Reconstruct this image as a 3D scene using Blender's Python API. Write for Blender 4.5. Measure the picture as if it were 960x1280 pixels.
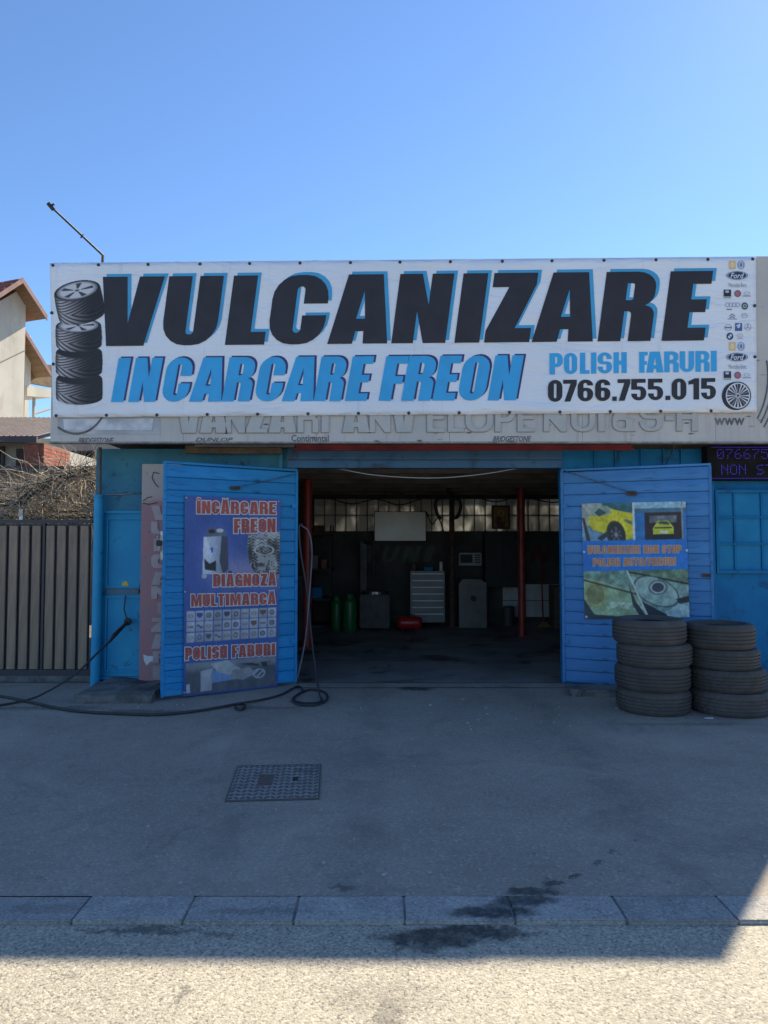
import bpy, bmesh, math, random
import numpy as np
from mathutils import Vector, Matrix, geometry, noise
for o in list(bpy.data.objects): bpy.data.objects.remove(o)
S = bpy.context.scene
C = S.collection
random.seed(7); rng = np.random.default_rng(7)
R = math.radians
# ------------------------------------------------------------------ camera, sky, sun, exposure
FPX, CAMZ = 887.0, 1.55                       # focal length in photo pixels, eye height
PITCH = math.atan(40/FPX)
cam = bpy.data.objects.new('camera', bpy.data.cameras.new('camera')); C.objects.link(cam)
cam.location = (0, 0, CAMZ); cam.rotation_euler = (math.pi/2+PITCH, 0, 0)
cam.data.sensor_fit = 'VERTICAL'; cam.data.sensor_height = 36; cam.data.lens = FPX/1280*36
cam.data.clip_start = .05; cam.data.clip_end = 3000
S.camera = cam
SUN_EL, SUN_AZ = 38.1, 37.6                   # degrees; azimuth measured from +Y towards +X
w = bpy.data.worlds.new('World'); S.world = w; w.use_nodes = True
wn = w.node_tree.nodes; wl = w.node_tree.links
sky = wn.new('ShaderNodeTexSky'); sky.sky_type = 'NISHITA'; sky.sun_disc = False
sky.sun_elevation = R(SUN_EL); sky.sun_rotation = R(SUN_AZ)
sky.air_density = 1.0; sky.dust_density = .08; sky.ozone_density = 7.2; sky.altitude = 80
wl.new(sky.outputs[0], wn['Background'].inputs[0]); wn['Background'].inputs[1].default_value = .1
sd = Vector((math.sin(R(SUN_AZ))*math.cos(R(SUN_EL)), math.cos(R(SUN_AZ))*math.cos(R(SUN_EL)), math.sin(R(SUN_EL))))
sun = bpy.data.objects.new('sun', bpy.data.lights.new('sun', 'SUN')); C.objects.link(sun)
sun.data.energy = 5; sun.data.angle = R(.53); sun.data.color = (1, .9, .71)
sun.rotation_euler = (-sd).to_track_quat('-Z', 'Y').to_euler(); sun.location = (6, 12, 14)
S.view_settings.view_transform = 'Standard'; S.view_settings.look = 'None'
S.view_settings.exposure = 1.04; S.view_settings.gamma = 1; S.view_settings.use_curve_mapping = False
# ------------------------------------------------------------------ pixel rays -> points on real planes
cp, sp = math.cos(PITCH), math.sin(PITCH)
CAM = Vector((0, 0, CAMZ))
def ray(px, py):
    x, y = (px-480)/FPX, (640-py)/FPX
    return Vector((x, cp-y*sp, sp+y*cp))
def P(px, py, Y): d = ray(px, py); return CAM+d*(Y/d.y)            # on the vertical plane at distance Y
def Gd(px, py, z=0): d = ray(px, py); return CAM+d*((z-CAMZ)/d.z)  # on the ground
class Plane:                                                       # any upright plane (door leaf, sign)
    def __init__(s, p, n): s.p, s.n = Vector(p), Vector(n).normalized()
    def hit(s, px, py, off=0):
        d = ray(px, py); q = s.p+s.n*off
        return CAM+d*((q-CAM).dot(s.n)/d.dot(s.n))
# ------------------------------------------------------------------ object helpers
def obj(name, bm, mat=None, parent=None, smooth=False, kind=None, base=None):
    if isinstance(bm, bpy.types.Mesh): me = bm
    else:
        me = bpy.data.meshes.new(name)
        bmesh.ops.recalc_face_normals(bm, faces=bm.faces); bm.to_mesh(me); bm.free()
    if mat and not me.materials: me.materials.append(mat)
    if smooth: me.shade_smooth()
    o = bpy.data.objects.new(name, me); C.objects.link(o)
    if parent is None:
        if base is None and len(me.vertices):
            co = np.empty(len(me.vertices)*3); me.vertices.foreach_get('co', co); co = co.reshape(-1, 3)
            lo, hi = co.min(0), co.max(0); base = ((lo[0]+hi[0])/2, (lo[1]+hi[1])/2, lo[2])
        me.transform(Matrix.Translation(-Vector(base))); o.location = base
    else:
        o.parent = parent
        if parent.type == 'EMPTY': o.matrix_parent_inverse = Matrix.Translation(parent.location).inverted()
        elif parent.parent is None: o.matrix_parent_inverse = Matrix.Translation(parent.location).inverted()
    if kind: o['kind'] = kind
    return o
def tag(o, label, cat, group=None):
    o['label'] = label; o['category'] = cat
    if group: o['group'] = group
    return o
def thing(name, loc, label, cat, group=None):
    o = bpy.data.objects.new(name, None); C.objects.link(o); o.location = loc; o.empty_display_size = .2
    return tag(o, label, cat, group)
def copyobj(src, parent, loc=None, rot=None, **kw):
    o = src.copy(); C.objects.link(o); o.parent = parent
    if parent: o.matrix_parent_inverse = src.matrix_parent_inverse.copy()
    if loc is not None: o.location = loc
    if rot is not None: o.rotation_euler = rot
    for k in list(o.keys()):
        if k in kw: o[k] = kw[k]
    return o
def box(bm, x0, x1, y0, y1, z0, z1, M=None, jit=0):
    vs = []
    for x in (x0, x1):
        for y in (y0, y1):
            for z in (z0, z1):
                v = Vector((x, y, z))
                if jit: v += Vector((random.uniform(-jit, jit) for _ in range(3)))
                vs.append(bm.verts.new(M @ v if M else v))
    for f in ((0,1,3,2),(4,6,7,5),(0,4,5,1),(2,3,7,6),(0,2,6,4),(1,5,7,3)): bm.faces.new([vs[i] for i in f])
    return vs
def BM(): return bmesh.new()
def bx(*a, M=None, bev=0, jit=0):
    bm = BM(); box(bm, *a, M=M, jit=jit)
    if bev: bmesh.ops.bevel(bm, geom=list(bm.edges), offset=bev, segments=2, affect='EDGES')
    return bm
def tube(bm, pts, r, n=8, caps=True):
    pts = [Vector(p) for p in pts]; rings = []; m = len(pts)
    rs = r if isinstance(r, (list, tuple)) else [r]*m
    up = Vector((0, 0, 1)); prev = None
    for i, p in enumerate(pts):
        t = (pts[min(i+1, m-1)]-pts[max(i-1, 0)]).normalized()
        a = prev-t*prev.dot(t) if prev else (up if abs(t.z) < .9 else Vector((1, 0, 0))).cross(t)
        if a.length < 1e-5: a = Vector((1, .2, .1)).cross(t)
        a.normalize(); prev = a; b = t.cross(a)
        rings.append([bm.verts.new(p+(a*math.cos(k*2*math.pi/n)+b*math.sin(k*2*math.pi/n))*rs[i]) for k in range(n)])
    for A, B in zip(rings, rings[1:]):
        for k in range(n): bm.faces.new((A[k], A[(k+1)%n], B[(k+1)%n], B[k]))
    if caps: bm.faces.new(rings[0][::-1]); bm.faces.new(rings[-1])
def spline(pts, n=10):                                              # Catmull-Rom through points
    pts = [Vector(p) for p in pts]; q = [pts[0]*2-pts[1]]+pts+[pts[-1]*2-pts[-2]]; out = []
    for i in range(1, len(q)-2):
        a, b, c, d = q[i-1:i+3]
        for k in range(n):
            t = k/n; out.append(.5*((2*b)+(c-a)*t+(2*a-5*b+4*c-d)*t*t+(3*b-a-3*c+d)*t**3))
    return out+[pts[-1]]
def lathe(bm, prof, n=32, M=None, mod=None):                        # profile of (r, z)
    rings = []
    for j, (r, z) in enumerate(prof):
        ring = []
        for k in range(n):
            rr = r+(mod(j, k) if mod else 0); a = 2*math.pi*k/n
            v = Vector((rr*math.cos(a), rr*math.sin(a), z)); ring.append(bm.verts.new(M @ v if M else v))
        rings.append(ring)
    for A, B in zip(rings, rings[1:]):
        for k in range(n): bm.faces.new((A[k], A[(k+1)%n], B[(k+1)%n], B[k]))
    return rings
def cyl(bm, x, y, z0, z1, r, n=20):
    rg = lathe(bm, [(r, z0), (r, z1)], n, Matrix.Translation((x, y, 0))); bm.faces.new(rg[0][::-1]); bm.faces.new(rg[1])
def prism(bm, pts, d):                                              # polygon of world points, extruded by vector d
    a = [bm.verts.new(p) for p in pts]; b = [bm.verts.new(Vector(p)+Vector(d)) for p in pts]; n = len(a)
    bm.faces.new(a); bm.faces.new(b[::-1])
    for i in range(n): bm.faces.new((a[i], b[i], b[(i+1)%n], a[(i+1)%n]))
# ------------------------------------------------------------------ materials
def lin(c): return tuple(((x/255)/12.92 if x/255 <= .04045 else ((x/255+.055)/1.055)**2.4) for x in c)
class NT:
    def __init__(s, name):
        s.m = bpy.data.materials.new(name); s.m.use_nodes = True; s.t = s.m.node_tree
        s.b = s.t.nodes['Principled BSDF']
    def n(s, kind, **kw):
        nd = s.t.nodes.new('ShaderNode'+kind)
        for k, v in kw.items():
            if k.startswith('_'): setattr(nd, k[1:], v)
            else: s.set(nd.inputs[int(k[1:]) if k[0] == 'i' and k[1:].isdigit() else k.replace('_', ' ')], v)
        return nd
    def set(s, inp, v):
        if isinstance(v, bpy.types.NodeSocket): s.t.links.new(v, inp)
        elif isinstance(v, bpy.types.Node): s.t.links.new(v.outputs[0], inp)
        else:
            if inp.type == 'RGBA' and len(v) == 3: v = tuple(v)+(1,)
            inp.default_value = v
    def math(s, op, a, b=0., c=None, clamp=False):
        nd = s.t.nodes.new('ShaderNodeMath'); nd.operation = op; nd.use_clamp = clamp
        s.set(nd.inputs[0], a); s.set(nd.inputs[1], b)
        if c is not None: s.set(nd.inputs[2], c)
        return nd.outputs[0]
    def mix(s, f, a, b, blend='MIX'):
        nd = s.t.nodes.new('ShaderNodeMix'); nd.data_type = 'RGBA'; nd.blend_type = blend
        s.set(nd.inputs[0], f); s.set(nd.inputs[6], a); s.set(nd.inputs[7], b); return nd.outputs[2]
    def noise(s, vec, scale, detail=4, rough=.55, dist=0):
        nd = s.n('TexNoise', Vector=vec, Scale=scale, Detail=detail, Roughness=rough, Distortion=dist); return nd.outputs[0]
    def ramp(s, f, lo, hi):
        nd = s.n('MapRange', i0=f, i1=lo, i2=hi); nd.interpolation_type = 'SMOOTHSTEP'; return nd.outputs[0]
    def coord(s, world=False):
        return s.n('NewGeometry').outputs['Position'] if world else s.n('TexCoord').outputs['Object']
    def bump(s, h, strength=.3, dist=.01):
        nd = s.n('Bump', Strength=strength, Distance=dist, Height=h); s.set(s.b.inputs['Normal'], nd.outputs[0])
def pmat(name, c, c2=None, ns=6, rough=.7, metal=0, bump=0, bs=80, bd=.004, dirt=None, ds=3, dlo=.52, dhi=.68, damt=.8,
         world=False, rnd=0, stretch=None, spec=.5, r2=None):
    t = NT(name); v = t.coord(world)
    if stretch: v = t.n('Mapping', Vector=v, Scale=stretch).outputs[0]
    col = c
    n1 = t.noise(v, ns, 6, .6)
    if c2: col = t.mix(t.ramp(n1, .35, .68), c, c2)
    if dirt:
        d = t.math('MULTIPLY', t.ramp(t.noise(v, ds, 7, .65, .4), dlo, dhi), damt); col = t.mix(d, col, dirt)
    if rnd:
        rv = t.n('ObjectInfo').outputs['Random']
        col = t.mix(1., col, t.n('CombineColor', Red=t.math('MULTIPLY_ADD', rv, 2*rnd, 1-rnd), Green=t.math('MULTIPLY_ADD', rv, 2*rnd, 1-rnd), Blue=t.math('MULTIPLY_ADD', rv, 2*rnd, 1-rnd)).outputs[0], 'MULTIPLY')
    t.set(t.b.inputs['Base Color'], col)
    t.set(t.b.inputs['Roughness'], t.math('MULTIPLY_ADD', n1, .25, rough-.12) if r2 is None else rough)
    t.b.inputs['Metallic'].default_value = metal; t.b.inputs['Specular IOR Level'].default_value = spec
    if bump: t.bump(t.noise(v, bs, 5, .6), bump, bd)
    return t.m
def flat(name, c, rough=.55, var=.06, spec=.4):                     # printed ink / vinyl
    return pmat(name, c, tuple(x*(1-var)+.003 for x in c), ns=5, rough=rough, spec=spec)
def emis(name, c, s):
    t = NT(name); t.b.inputs['Base Color'].default_value = (*c, 1); t.b.inputs['Emission Color'].default_value = (*c, 1)
    t.b.inputs['Emission Strength'].default_value = s; return t.m
def stains(t, v, lst, dist=.15, nscale=8):
    """irregular oil / wet stains: list of (x, y, rx, ry, amount) on the ground"""
    nn = t.n('TexNoise', Vector=v, Scale=nscale, Detail=8, Roughness=.75).outputs['Color']
    off = t.n('VectorMath', _operation='MULTIPLY_ADD', i0=nn, i1=(dist*2, dist*2, 0), i2=(-dist, -dist, 0)).outputs[0]
    q = t.n('VectorMath', _operation='ADD', i0=v, i1=off).outputs[0]; acc = 0.
    for x, y, rx, ry, a in lst:
        m = t.n('VectorMath', _operation='SUBTRACT', i0=q, i1=(x, y, 0)).outputs[0]
        m = t.n('VectorMath', _operation='MULTIPLY', i0=m, i1=(1/rx, 1/ry, 0)).outputs[0]
        L = t.n('VectorMath', _operation='LENGTH', i0=m).outputs['Value']
        acc = t.math('MAXIMUM', acc, t.math('MULTIPLY', t.ramp(L, 1.15, .5), a))
    return t.math('MULTIPLY', acc, t.math('MULTIPLY_ADD', t.ramp(t.noise(v, 22, 5, .7), .3, .6), .3, .7))
# ------------------------------------------------------------------ lettering (own heavy condensed sans, drawn as filleted outlines)
def fillet(pts, seg=5):
    out = []; n = len(pts)
    for i, p in enumerate(pts):
        r = p[2] if len(p) > 2 else 0; v = Vector(p[:2])
        if r <= 0: out.append(v); continue
        a = Vector(pts[i-1][:2])-v; b = Vector(pts[(i+1)%n][:2])-v
        ra, rb = pts[i-1][2] if len(pts[i-1]) > 2 else 0, pts[(i+1)%n][2] if len(pts[(i+1)%n]) > 2 else 0
        da = min(r, a.length*(.5 if ra else .98)); db = min(r, b.length*(.5 if rb else .98))
        A, B = v+a.normalized()*da, v+b.normalized()*db
        for k in range(seg+1):
            t = k/seg*math.pi/2; out.append(v+(A-v)*(1-math.sin(t))+(B-v)*(1-math.cos(t)))
    return out
def rr(x0, y0, x1, y1, r): return [(x0,y0,r),(x1,y0,r),(x1,y1,r),(x0,y1,r)]
WID = dict(I=0, L=.44, E=.47, F=.45, T=.5, M=.8, W=.86, V=.58, A=.6, N=.58, Z=.5, R=.57, P=.54, D=.56)
def glyph(ch, w, t, b):
    r = min(w*.48, .34); ri = max(.01, (w-2*t)*.49); s = min(t, w*.43); h = []
    if ch in 'ÎĂ':
        h = glyph('I' if ch == 'Î' else 'A', w, t, b); c = w/2
        if ch == 'Î': h.append([(c-.2,1.05),(c,1.13),(c+.2,1.05),(c+.09,1.22),(c-.09,1.22)])
        else: h.append([(c-.19,1.2),(c-.17,1.05,.1),(c+.17,1.05,.1),(c+.19,1.2),(c+.1,1.2),(c+.06,1.12,.04),(c-.06,1.12,.04),(c-.1,1.2)])
        return h
    if ch == 'I': return [[(0,0),(w,0),(w,1),(0,1)]]
    if ch == 'L': return [[(0,0),(w,0),(w,b),(t,b),(t,1),(0,1)]]
    if ch == 'E': return [[(0,0),(w,0),(w,b),(t,b),(t,.5-b/2),(w*.94,.5-b/2),(w*.94,.5+b/2),(t,.5+b/2),(t,1-b),(w,1-b),(w,1),(0,1)]]
    if ch == 'F': return [[(0,0),(t,0),(t,.5-b*.7),(w*.92,.5-b*.7),(w*.92,.5+b*.3),(t,.5+b*.3),(t,1-b),(w,1-b),(w,1),(0,1)]]
    if ch == 'H': return [[(0,0),(s,0),(s,.42),(w-s,.42),(w-s,0),(w,0),(w,1),(w-s,1),(w-s,.6),(s,.6),(s,1),(0,1)]]
    if ch == 'T': return [[(w/2-t/2,0),(w/2+t/2,0),(w/2+t/2,1-b),(w,1-b),(w,1),(0,1),(0,1-b),(w/2-t/2,1-b)]]
    if ch == 'N': return [[(0,0),(s*.93,0),(s*.93,.46),(w-s*.97,0),(w,0),(w,1),(w-s*.93,1),(w-s*.93,.55),(s*.97,1),(0,1)]]
    if ch == 'M': s = w*.25; return [[(0,0),(s,0),(s,.6),(w/2-.09,0),(w/2+.09,0),(w-s,.6),(w-s,0),(w,0),(w,1),(w-s*1.25,1),(w/2,.42),(s*1.25,1),(0,1)]]
    if ch == 'W': return [[(0,1),(w*.2,0),(w*.42,0),(w*.5,.5),(w*.58,0),(w*.8,0),(w,1),(w*.78,1),(w*.69,.4),(w*.6,1),(w*.4,1),(w*.31,.4),(w*.22,1)]]
    if ch == 'V': return [[(0,1),(w*.2,0),(w*.8,0),(w,1),(w*.6,1),(w*.5,.32),(w*.4,1)]]
    if ch == 'A': return [[(0,0),(w*.41,0),(w*.44,.18),(w*.575,.18),(w*.59,0),(w,0),(w*.79,1),(w*.21,1)], [(w*.425,.36),(w*.575,.36),(w*.51,.76)]]
    if ch == 'Z': return [[(0,0),(w,0),(w,b*1.1),(w*.64,b*1.1),(w,1-b*.9),(w,1),(w*.03,1),(w*.03,1-b*1.1),(w*.4,1-b*1.1),(0,b*.9)]]
    if ch == 'U': return [[(0,1),(0,0,r),(w,0,r),(w,1),(w-s,1),(w-s,b*.85,ri),(s,b*.85,ri),(s,1)]]
    if ch == 'C': return [[(w,.585),(w,1,r),(0,1,r),(0,0,r),(w,0,r),(w,.415),(w-s,.415),(w-s,b*.9,ri),(s,b*.9,ri),(s,1-b*.9,ri),(w-s,1-b*.9,ri),(w-s,.585)]]
    if ch == 'G': return [[(w,.64),(w,1,r),(0,1,r),(0,0,r),(w,0,.06),(w,.54),(w*.53,.54),(w*.53,.4),(w-s,.4),(w-s,b*.9,ri),(s,b*.9,ri),(s,1-b*.9,ri),(w-s,1-b*.9,ri),(w-s,.64)]]
    if ch in 'O0': return [rr(0,0,w,1,r), rr(s,b*.9,w-s,1-b*.9,ri)]
    if ch == 'D': return [[(0,0),(w,0,r),(w,1,r),(0,1)], [(s,b),(w-s,b,ri),(w-s,1-b,ri),(s,1-b)]]
    if ch == 'P': return [[(0,0),(s,0),(s,.34),(w,.34,r*.9),(w,1,r*.9),(0,1)], [(s,.5),(w-s,.5,ri),(w-s,1-b,ri),(s,1-b)]]
    if ch == 'R': return [[(0,0),(s,0),(s,.43),(w-s,.43,.05),(w-s,0),(w,0),(w,.5,.13),(w*.8,.515),(w*.97,.56,.12),(w*.98,1,r*.85),(0,1)], [(s,.59),(w-s,.59,ri),(w-s,1-b*.9,ri),(s,1-b*.9)]]
    if ch == 'S': return [[(w,.68),(w,1,r),(0,1,r),(0,.44,r*.7),(w-s,.44,.06),(w-s,b*.85,ri),(s,b*.85,ri),(s,.33),(0,.33),(0,0,r),(w,0,r),(w,.57,r*.7),(s,.57,.06),(s,1-b*.85,ri),(w-s,1-b*.85,ri),(w-s,.68)]]
    if ch == '5': return [[(0,1),(w*.95,1),(w*.95,1-b),(s,1-b),(s,.66),(w,.66,r*.9),(w,0,r),(0,0,r),(0,.32),(s,.32),(s,b*.85,ri),(w-s,b*.85,ri),(w-s,.5,ri),(0,.5)]]
    if ch == '6': return [[(0,0,r),(w,0,r),(w,.62,r*.8),(s,.62),(s,1-b*.85,ri),(w-s,1-b*.85,ri),(w-s,.73),(w,.73),(w,1,r),(0,1,r)], rr(s,b*.85,w-s,.62-b*.75,ri)]
    if ch == '7': return [[(0,1),(w,1),(w,.8),(t*1.2,0),(t*.2,0),(w-t*1.05,1-b),(0,1-b)]]
    if ch == '1': return [[(w-t,0),(w,0),(w,1),(w-t*.75,1),(0,.86),(0,.7),(w-t,.74)]]
    if ch == '.': return [[(0,0),(w,0),(w,.2),(0,.2)]]
    if ch == '-': return [[(0,.38),(w,.38),(w,.55),(0,.55)]]
    if ch == '/': return [[(0,0),(w*.45,0),(w,1),(w*.55,1)]]
    if ch == '&': return [[(0,0,r),(w*.8,0,r*.6),(w,.0),(w*.85,.3),(w,.45),(w*.7,.45),(w*.62,.5),(w*.7,1,r*.6),(.05,1,r*.6),(.05,.55,.1),(0,.5,.1)], rr(s*.8,b*.8,w*.6,.4,.08)]
    return []
def offset(poly, d):
    n = len(poly); ar = sum(poly[i].x*poly[(i+1)%n].y-poly[(i+1)%n].x*poly[i].y for i in range(n)); sg = 1 if ar > 0 else -1
    out = []
    for i in range(n):
        a, p, b = poly[i-1], poly[i], poly[(i+1)%n]; e1 = (p-a); e2 = (b-p)
        if e1.length < 1e-7 or e2.length < 1e-7: out.append(p.copy()); continue
        n1 = Vector((e1.y, -e1.x)).normalized(); n2 = Vector((e2.y, -e2.x)).normalized(); m = n1+n2
        if m.length < .3: m = n1*.7
        else: m = m*(min(1/max(.25, m.length_squared/2), 1.6))
        out.append(p+m*d*sg)
    return out
def fill(contours):
    vs = []; fs = []
    for c in contours: fs.append(list(range(len(vs), len(vs)+len(c)))); vs += c
    r = geometry.delaunay_2d_cdt(vs, [], fs, 2, 1e-6); return r[0], r[2]
def bil(q, u, v):                                                   # quad TL, TR, BR, BL ; v = 0 at the bottom
    (ax, ay), (bx_, by), (cx, cy), (dx, dy) = q
    return ((dx*(1-u)+cx*u)*(1-v)+(ax*(1-u)+bx_*u)*v, (dy*(1-u)+cy*u)*(1-v)+(ay*(1-u)+by*u)*v)
def letters(bm, items, plane, off, depth=0, t=.27, b=.17, grow=0, shift=(0, 0), n=None):
    """items: (char, quad in photo pixels). Each is drawn on the plane, `off` metres proud of it."""
    for ch, q in items:
        wpx = math.dist(q[2], q[3]); hpx = math.dist(q[0], q[3]); w = wpx/hpx
        gl = [fillet(c) for c in glyph(ch, w, t, b)]
        if grow: gl = [offset(c, -grow if k == 1 and ch != 'Î' else grow) for k, c in enumerate(gl)]
        vs, fs = fill(gl)
        pts = []
        for v in vs:
            x, y = bil(q, v.x/w, v.y); pts.append(plane.hit(x+shift[0], y+shift[1], off))
        B = [bm.verts.new(p) for p in pts]
        for f in fs:
            try: bm.faces.new([B[i] for i in f])
            except ValueError: pass
        if depth:
            D = [bm.verts.new(p-plane.n*depth) for p in pts]; cnt = {}
            for f in fs:
                for i in range(len(f)): e = tuple(sorted((f[i], f[(i+1)%len(f)]))); cnt[e] = cnt.get(e, 0)+1
            for (i, j), c in cnt.items():
                if c == 1: bm.faces.new((B[i], B[j], D[j], D[i]))
def layout(txt, q, t=.26, b=.17, gap=.075, space=.3, slant=0):
    """split a line of text into (char, quad) items filling the quad"""
    hpx = (math.dist(q[0], q[3])+math.dist(q[1], q[2]))/2; x = 0; pos = []
    for ch in txt:
        if ch == ' ': x += space; continue
        base = {'Î': 'I', 'Ă': 'A'}.get(ch, ch); w = t if base == 'I' else {'.': .2, '-': .3, '/': .4, '1': .42}.get(base, WID.get(base, .55))
        pos.append((ch, x, x+w)); x += w+gap
    tot = x-gap; out = []
    for ch, a, c in pos:
        a /= tot; c /= tot; out.append((ch, (bil(q, a, 1), bil(q, c, 1), bil(q, c, 0), bil(q, a, 0))))
    return out
def facing(bm, n):                                                   # sheets: all faces look along n
    bm.normal_update()
    for f in bm.faces:
        if f.normal.dot(n) < 0: f.normal_flip()
def sheet_obj(name, bm, mat, parent, n):
    facing(bm, n); me = bpy.data.meshes.new(name); bm.to_mesh(me); bm.free(); return obj(name, me, mat, parent)
def small_text(txt, q, plane, off, bm, bold=.012, shear=0):
    cu = bpy.data.curves.new('t', 'FONT'); cu.body = txt; cu.offset = bold; cu.shear = shear; cu.resolution_u = 2
    o = bpy.data.objects.new('t', cu); C.objects.link(o); dg = bpy.context.evaluated_depsgraph_get()
    me = o.evaluated_get(dg).to_mesh(); co = np.array([v.co[:] for v in me.vertices]); fs = [tuple(p.vertices) for p in me.polygons]
    o.evaluated_get(dg).to_mesh_clear(); bpy.data.objects.remove(o); bpy.data.curves.remove(cu)
    lo, hi = co.min(0), co.max(0); B = []
    for c in co:
        x, y = bil(q, (c[0]-lo[0])/(hi[0]-lo[0]), (c[1]-lo[1])/(hi[1]-lo[1])); B.append(bm.verts.new(plane.hit(x, y, off)))
    for f in fs:
        try: bm.faces.new([B[i] for i in f])
        except ValueError: pass
def quad(x0, y0, x1, y1): return ((x0, y0), (x1, y0), (x1, y1), (x0, y1))
INK = NT('printed_ink'); _a = INK.n('VertexColor', _layer_name='Col'); INK.set(INK.b.inputs['Base Color'], _a.outputs[0])
INK.b.inputs['Roughness'].default_value = .5
def picture(name, q, plane, off, nx, ny, fn, parent, blur=0):
    """flat print: a fine sheet whose vertex colours are the ink. fn(u, v) -> (rgb 0..255, alpha), v down from the top"""
    U, V = np.meshgrid(np.linspace(0, 1, nx), np.linspace(0, 1, ny)); rgb, al = fn(U, V)
    (ax, ay), (bx_, by), (cx, cy), (dx, dy) = q; W = 1-V
    X = (dx*(1-U)+cx*U)*V+(ax*(1-U)+bx_*U)*W; Y = (dy*(1-U)+cy*U)*V+(ay*(1-U)+by*U)*W
    x, y = (X-480)/FPX, (640-Y)/FPX; D = np.stack([x, cp-y*sp, sp+y*cp], -1); n = np.array(plane.n); p = np.array(plane.p)+n*off
    t = ((p-np.array(CAM))@n)/(D@n); co = (np.array(CAM)+D*t[..., None]).reshape(-1, 3)
    idx = np.arange(nx*ny).reshape(ny, nx); f = np.stack([idx[:-1, :-1], idx[1:, :-1], idx[1:, 1:], idx[:-1, 1:]], -1).reshape(-1, 4)
    f = f[al.reshape(-1)[f].max(1) > .5]
    me = bpy.data.meshes.new(name); me.vertices.add(len(co)); me.vertices.foreach_set('co', co.ravel())
    me.loops.add(f.size); me.loops.foreach_set('vertex_index', f.ravel()); me.polygons.add(len(f)); me.polygons.foreach_set('loop_start', np.arange(0, f.size, 4))
    me.update(); me.validate()
    if blur:
        for _ in range(blur): pd = np.pad(rgb, ((1, 1), (1, 1), (0, 0)), 'edge'); rgb = (pd[1:-1, 1:-1]*2+pd[:-2, 1:-1]+pd[2:, 1:-1]+pd[1:-1, :-2]+pd[1:-1, 2:])/6
    ca = me.color_attributes.new('Col', 'FLOAT_COLOR', 'POINT'); c = np.clip(rgb/255., 0, 1).reshape(-1, 3)
    c = np.where(c <= .04045, c/12.92, ((c+.055)/1.055)**2.4); ca.data.foreach_set('color', np.c_[c, np.ones(len(c))].ravel())
    return obj(name, me, INK.m, parent)
def mixc(a, b, f): return a+(b-a)*f[..., None]
def col(U, c): return np.broadcast_to(np.array(c, float), U.shape+(3,)).copy()
def sm(x, lo, hi): t = np.clip((x-lo)/(hi-lo), 0, 1); return t*t*(3-2*t)
def vnoise(U, V, s, seed=0, oct=3):
    out = 0; a = 1; tot = 0
    for k in range(oct):
        g = np.random.default_rng(seed*17+k).random((int(s)+3, int(s)+3)); x, y = U*s, V*s; i, j = x.astype(int), y.astype(int); fx, fy = x-i, y-j
        fx = fx*fx*(3-2*fx); fy = fy*fy*(3-2*fy); i = np.clip(i, 0, g.shape[0]-2); j = np.clip(j, 0, g.shape[1]-2)
        out = out+a*((g[i, j]*(1-fx)+g[i+1, j]*fx)*(1-fy)+(g[i, j+1]*(1-fx)+g[i+1, j+1]*fx)*fy); tot += a; a *= .5; s *= 2.1
    return out/tot
def inpoly(X, Y, pts):
    r = np.zeros(X.shape, bool); n = len(pts)
    for i in range(n):
        (x0, y0), (x1, y1) = pts[i], pts[(i+1)%n]
        if y0 == y1: continue
        r ^= ((Y < y0) != (Y < y1)) & (X < (x1-x0)*(Y-y0)/(y1-y0)+x0)
    return r
def ell(X, Y, cx, cy, rx, ry, rot=0):
    c, s = math.cos(rot), math.sin(rot); dx, dy = X-cx, Y-cy; return np.hypot((dx*c+dy*s)/rx, (-dx*s+dy*c)/ry)
# ================================================================== the setting: ground, road, kerb, yard
Yk0, Yk1 = Gd(480, 1151).y, Gd(480, 1120).y          # kerb front and back line
t = NT('forecourt_asphalt'); v = t.coord(True)
sp1 = t.n('TexVoronoi', Vector=v, Scale=85.).outputs['Color']; spk = t.n('SeparateColor', Color=sp1).outputs[0]
ba = t.mix(t.ramp(t.noise(v, 1.1, 6, .6), .3, .7), (.3, .255, .205), (.37, .315, .255))
ba = t.mix(t.math('MULTIPLY', t.ramp(t.noise(v, 55, 4, .75), .45, .65), .45), ba, (.14, .125, .11))
ba = t.mix(t.math('MULTIPLY', t.ramp(t.noise(v, 9, 5, .7), .5, .7), .3), ba, (.16, .145, .13))
ba = t.mix(t.math('MULTIPLY', t.ramp(spk, .8, .98), .38), ba, (.52, .48, .42))
ba = t.mix(t.math('MULTIPLY', t.ramp(t.noise(v, .55, 6, .7, .8), .5, .72), .6), ba, (.43, .37, .3))
ba = t.mix(t.math('MULTIPLY', t.ramp(t.noise(v, .8, 6, .75, 1.2), .52, .7), .4), ba, (.16, .145, .125))
sx = t.n('SeparateXYZ', Vector=t.n('VectorMath', _operation='ADD', i0=v, i1=t.n('VectorMath', _operation='SCALE', i0=t.n('TexNoise', Vector=v, Scale=.7, Detail=3.).outputs['Color'], Scale=.35).outputs[0]).outputs[0]).outputs[0]
for tx in (.05, 1.62): ba = t.mix(t.math('MULTIPLY', t.math('MULTIPLY', t.ramp(t.math('ABSOLUTE', t.math('SUBTRACT', sx, tx)), .2, .04), t.ramp(t.noise(v, 4, 5, .7), .35, .65)), .3), ba, (.11, .1, .09))
def gs(px, py, rx, ry, a): p = Gd(px, py); return (p.x, p.y, rx, ry, a)
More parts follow.
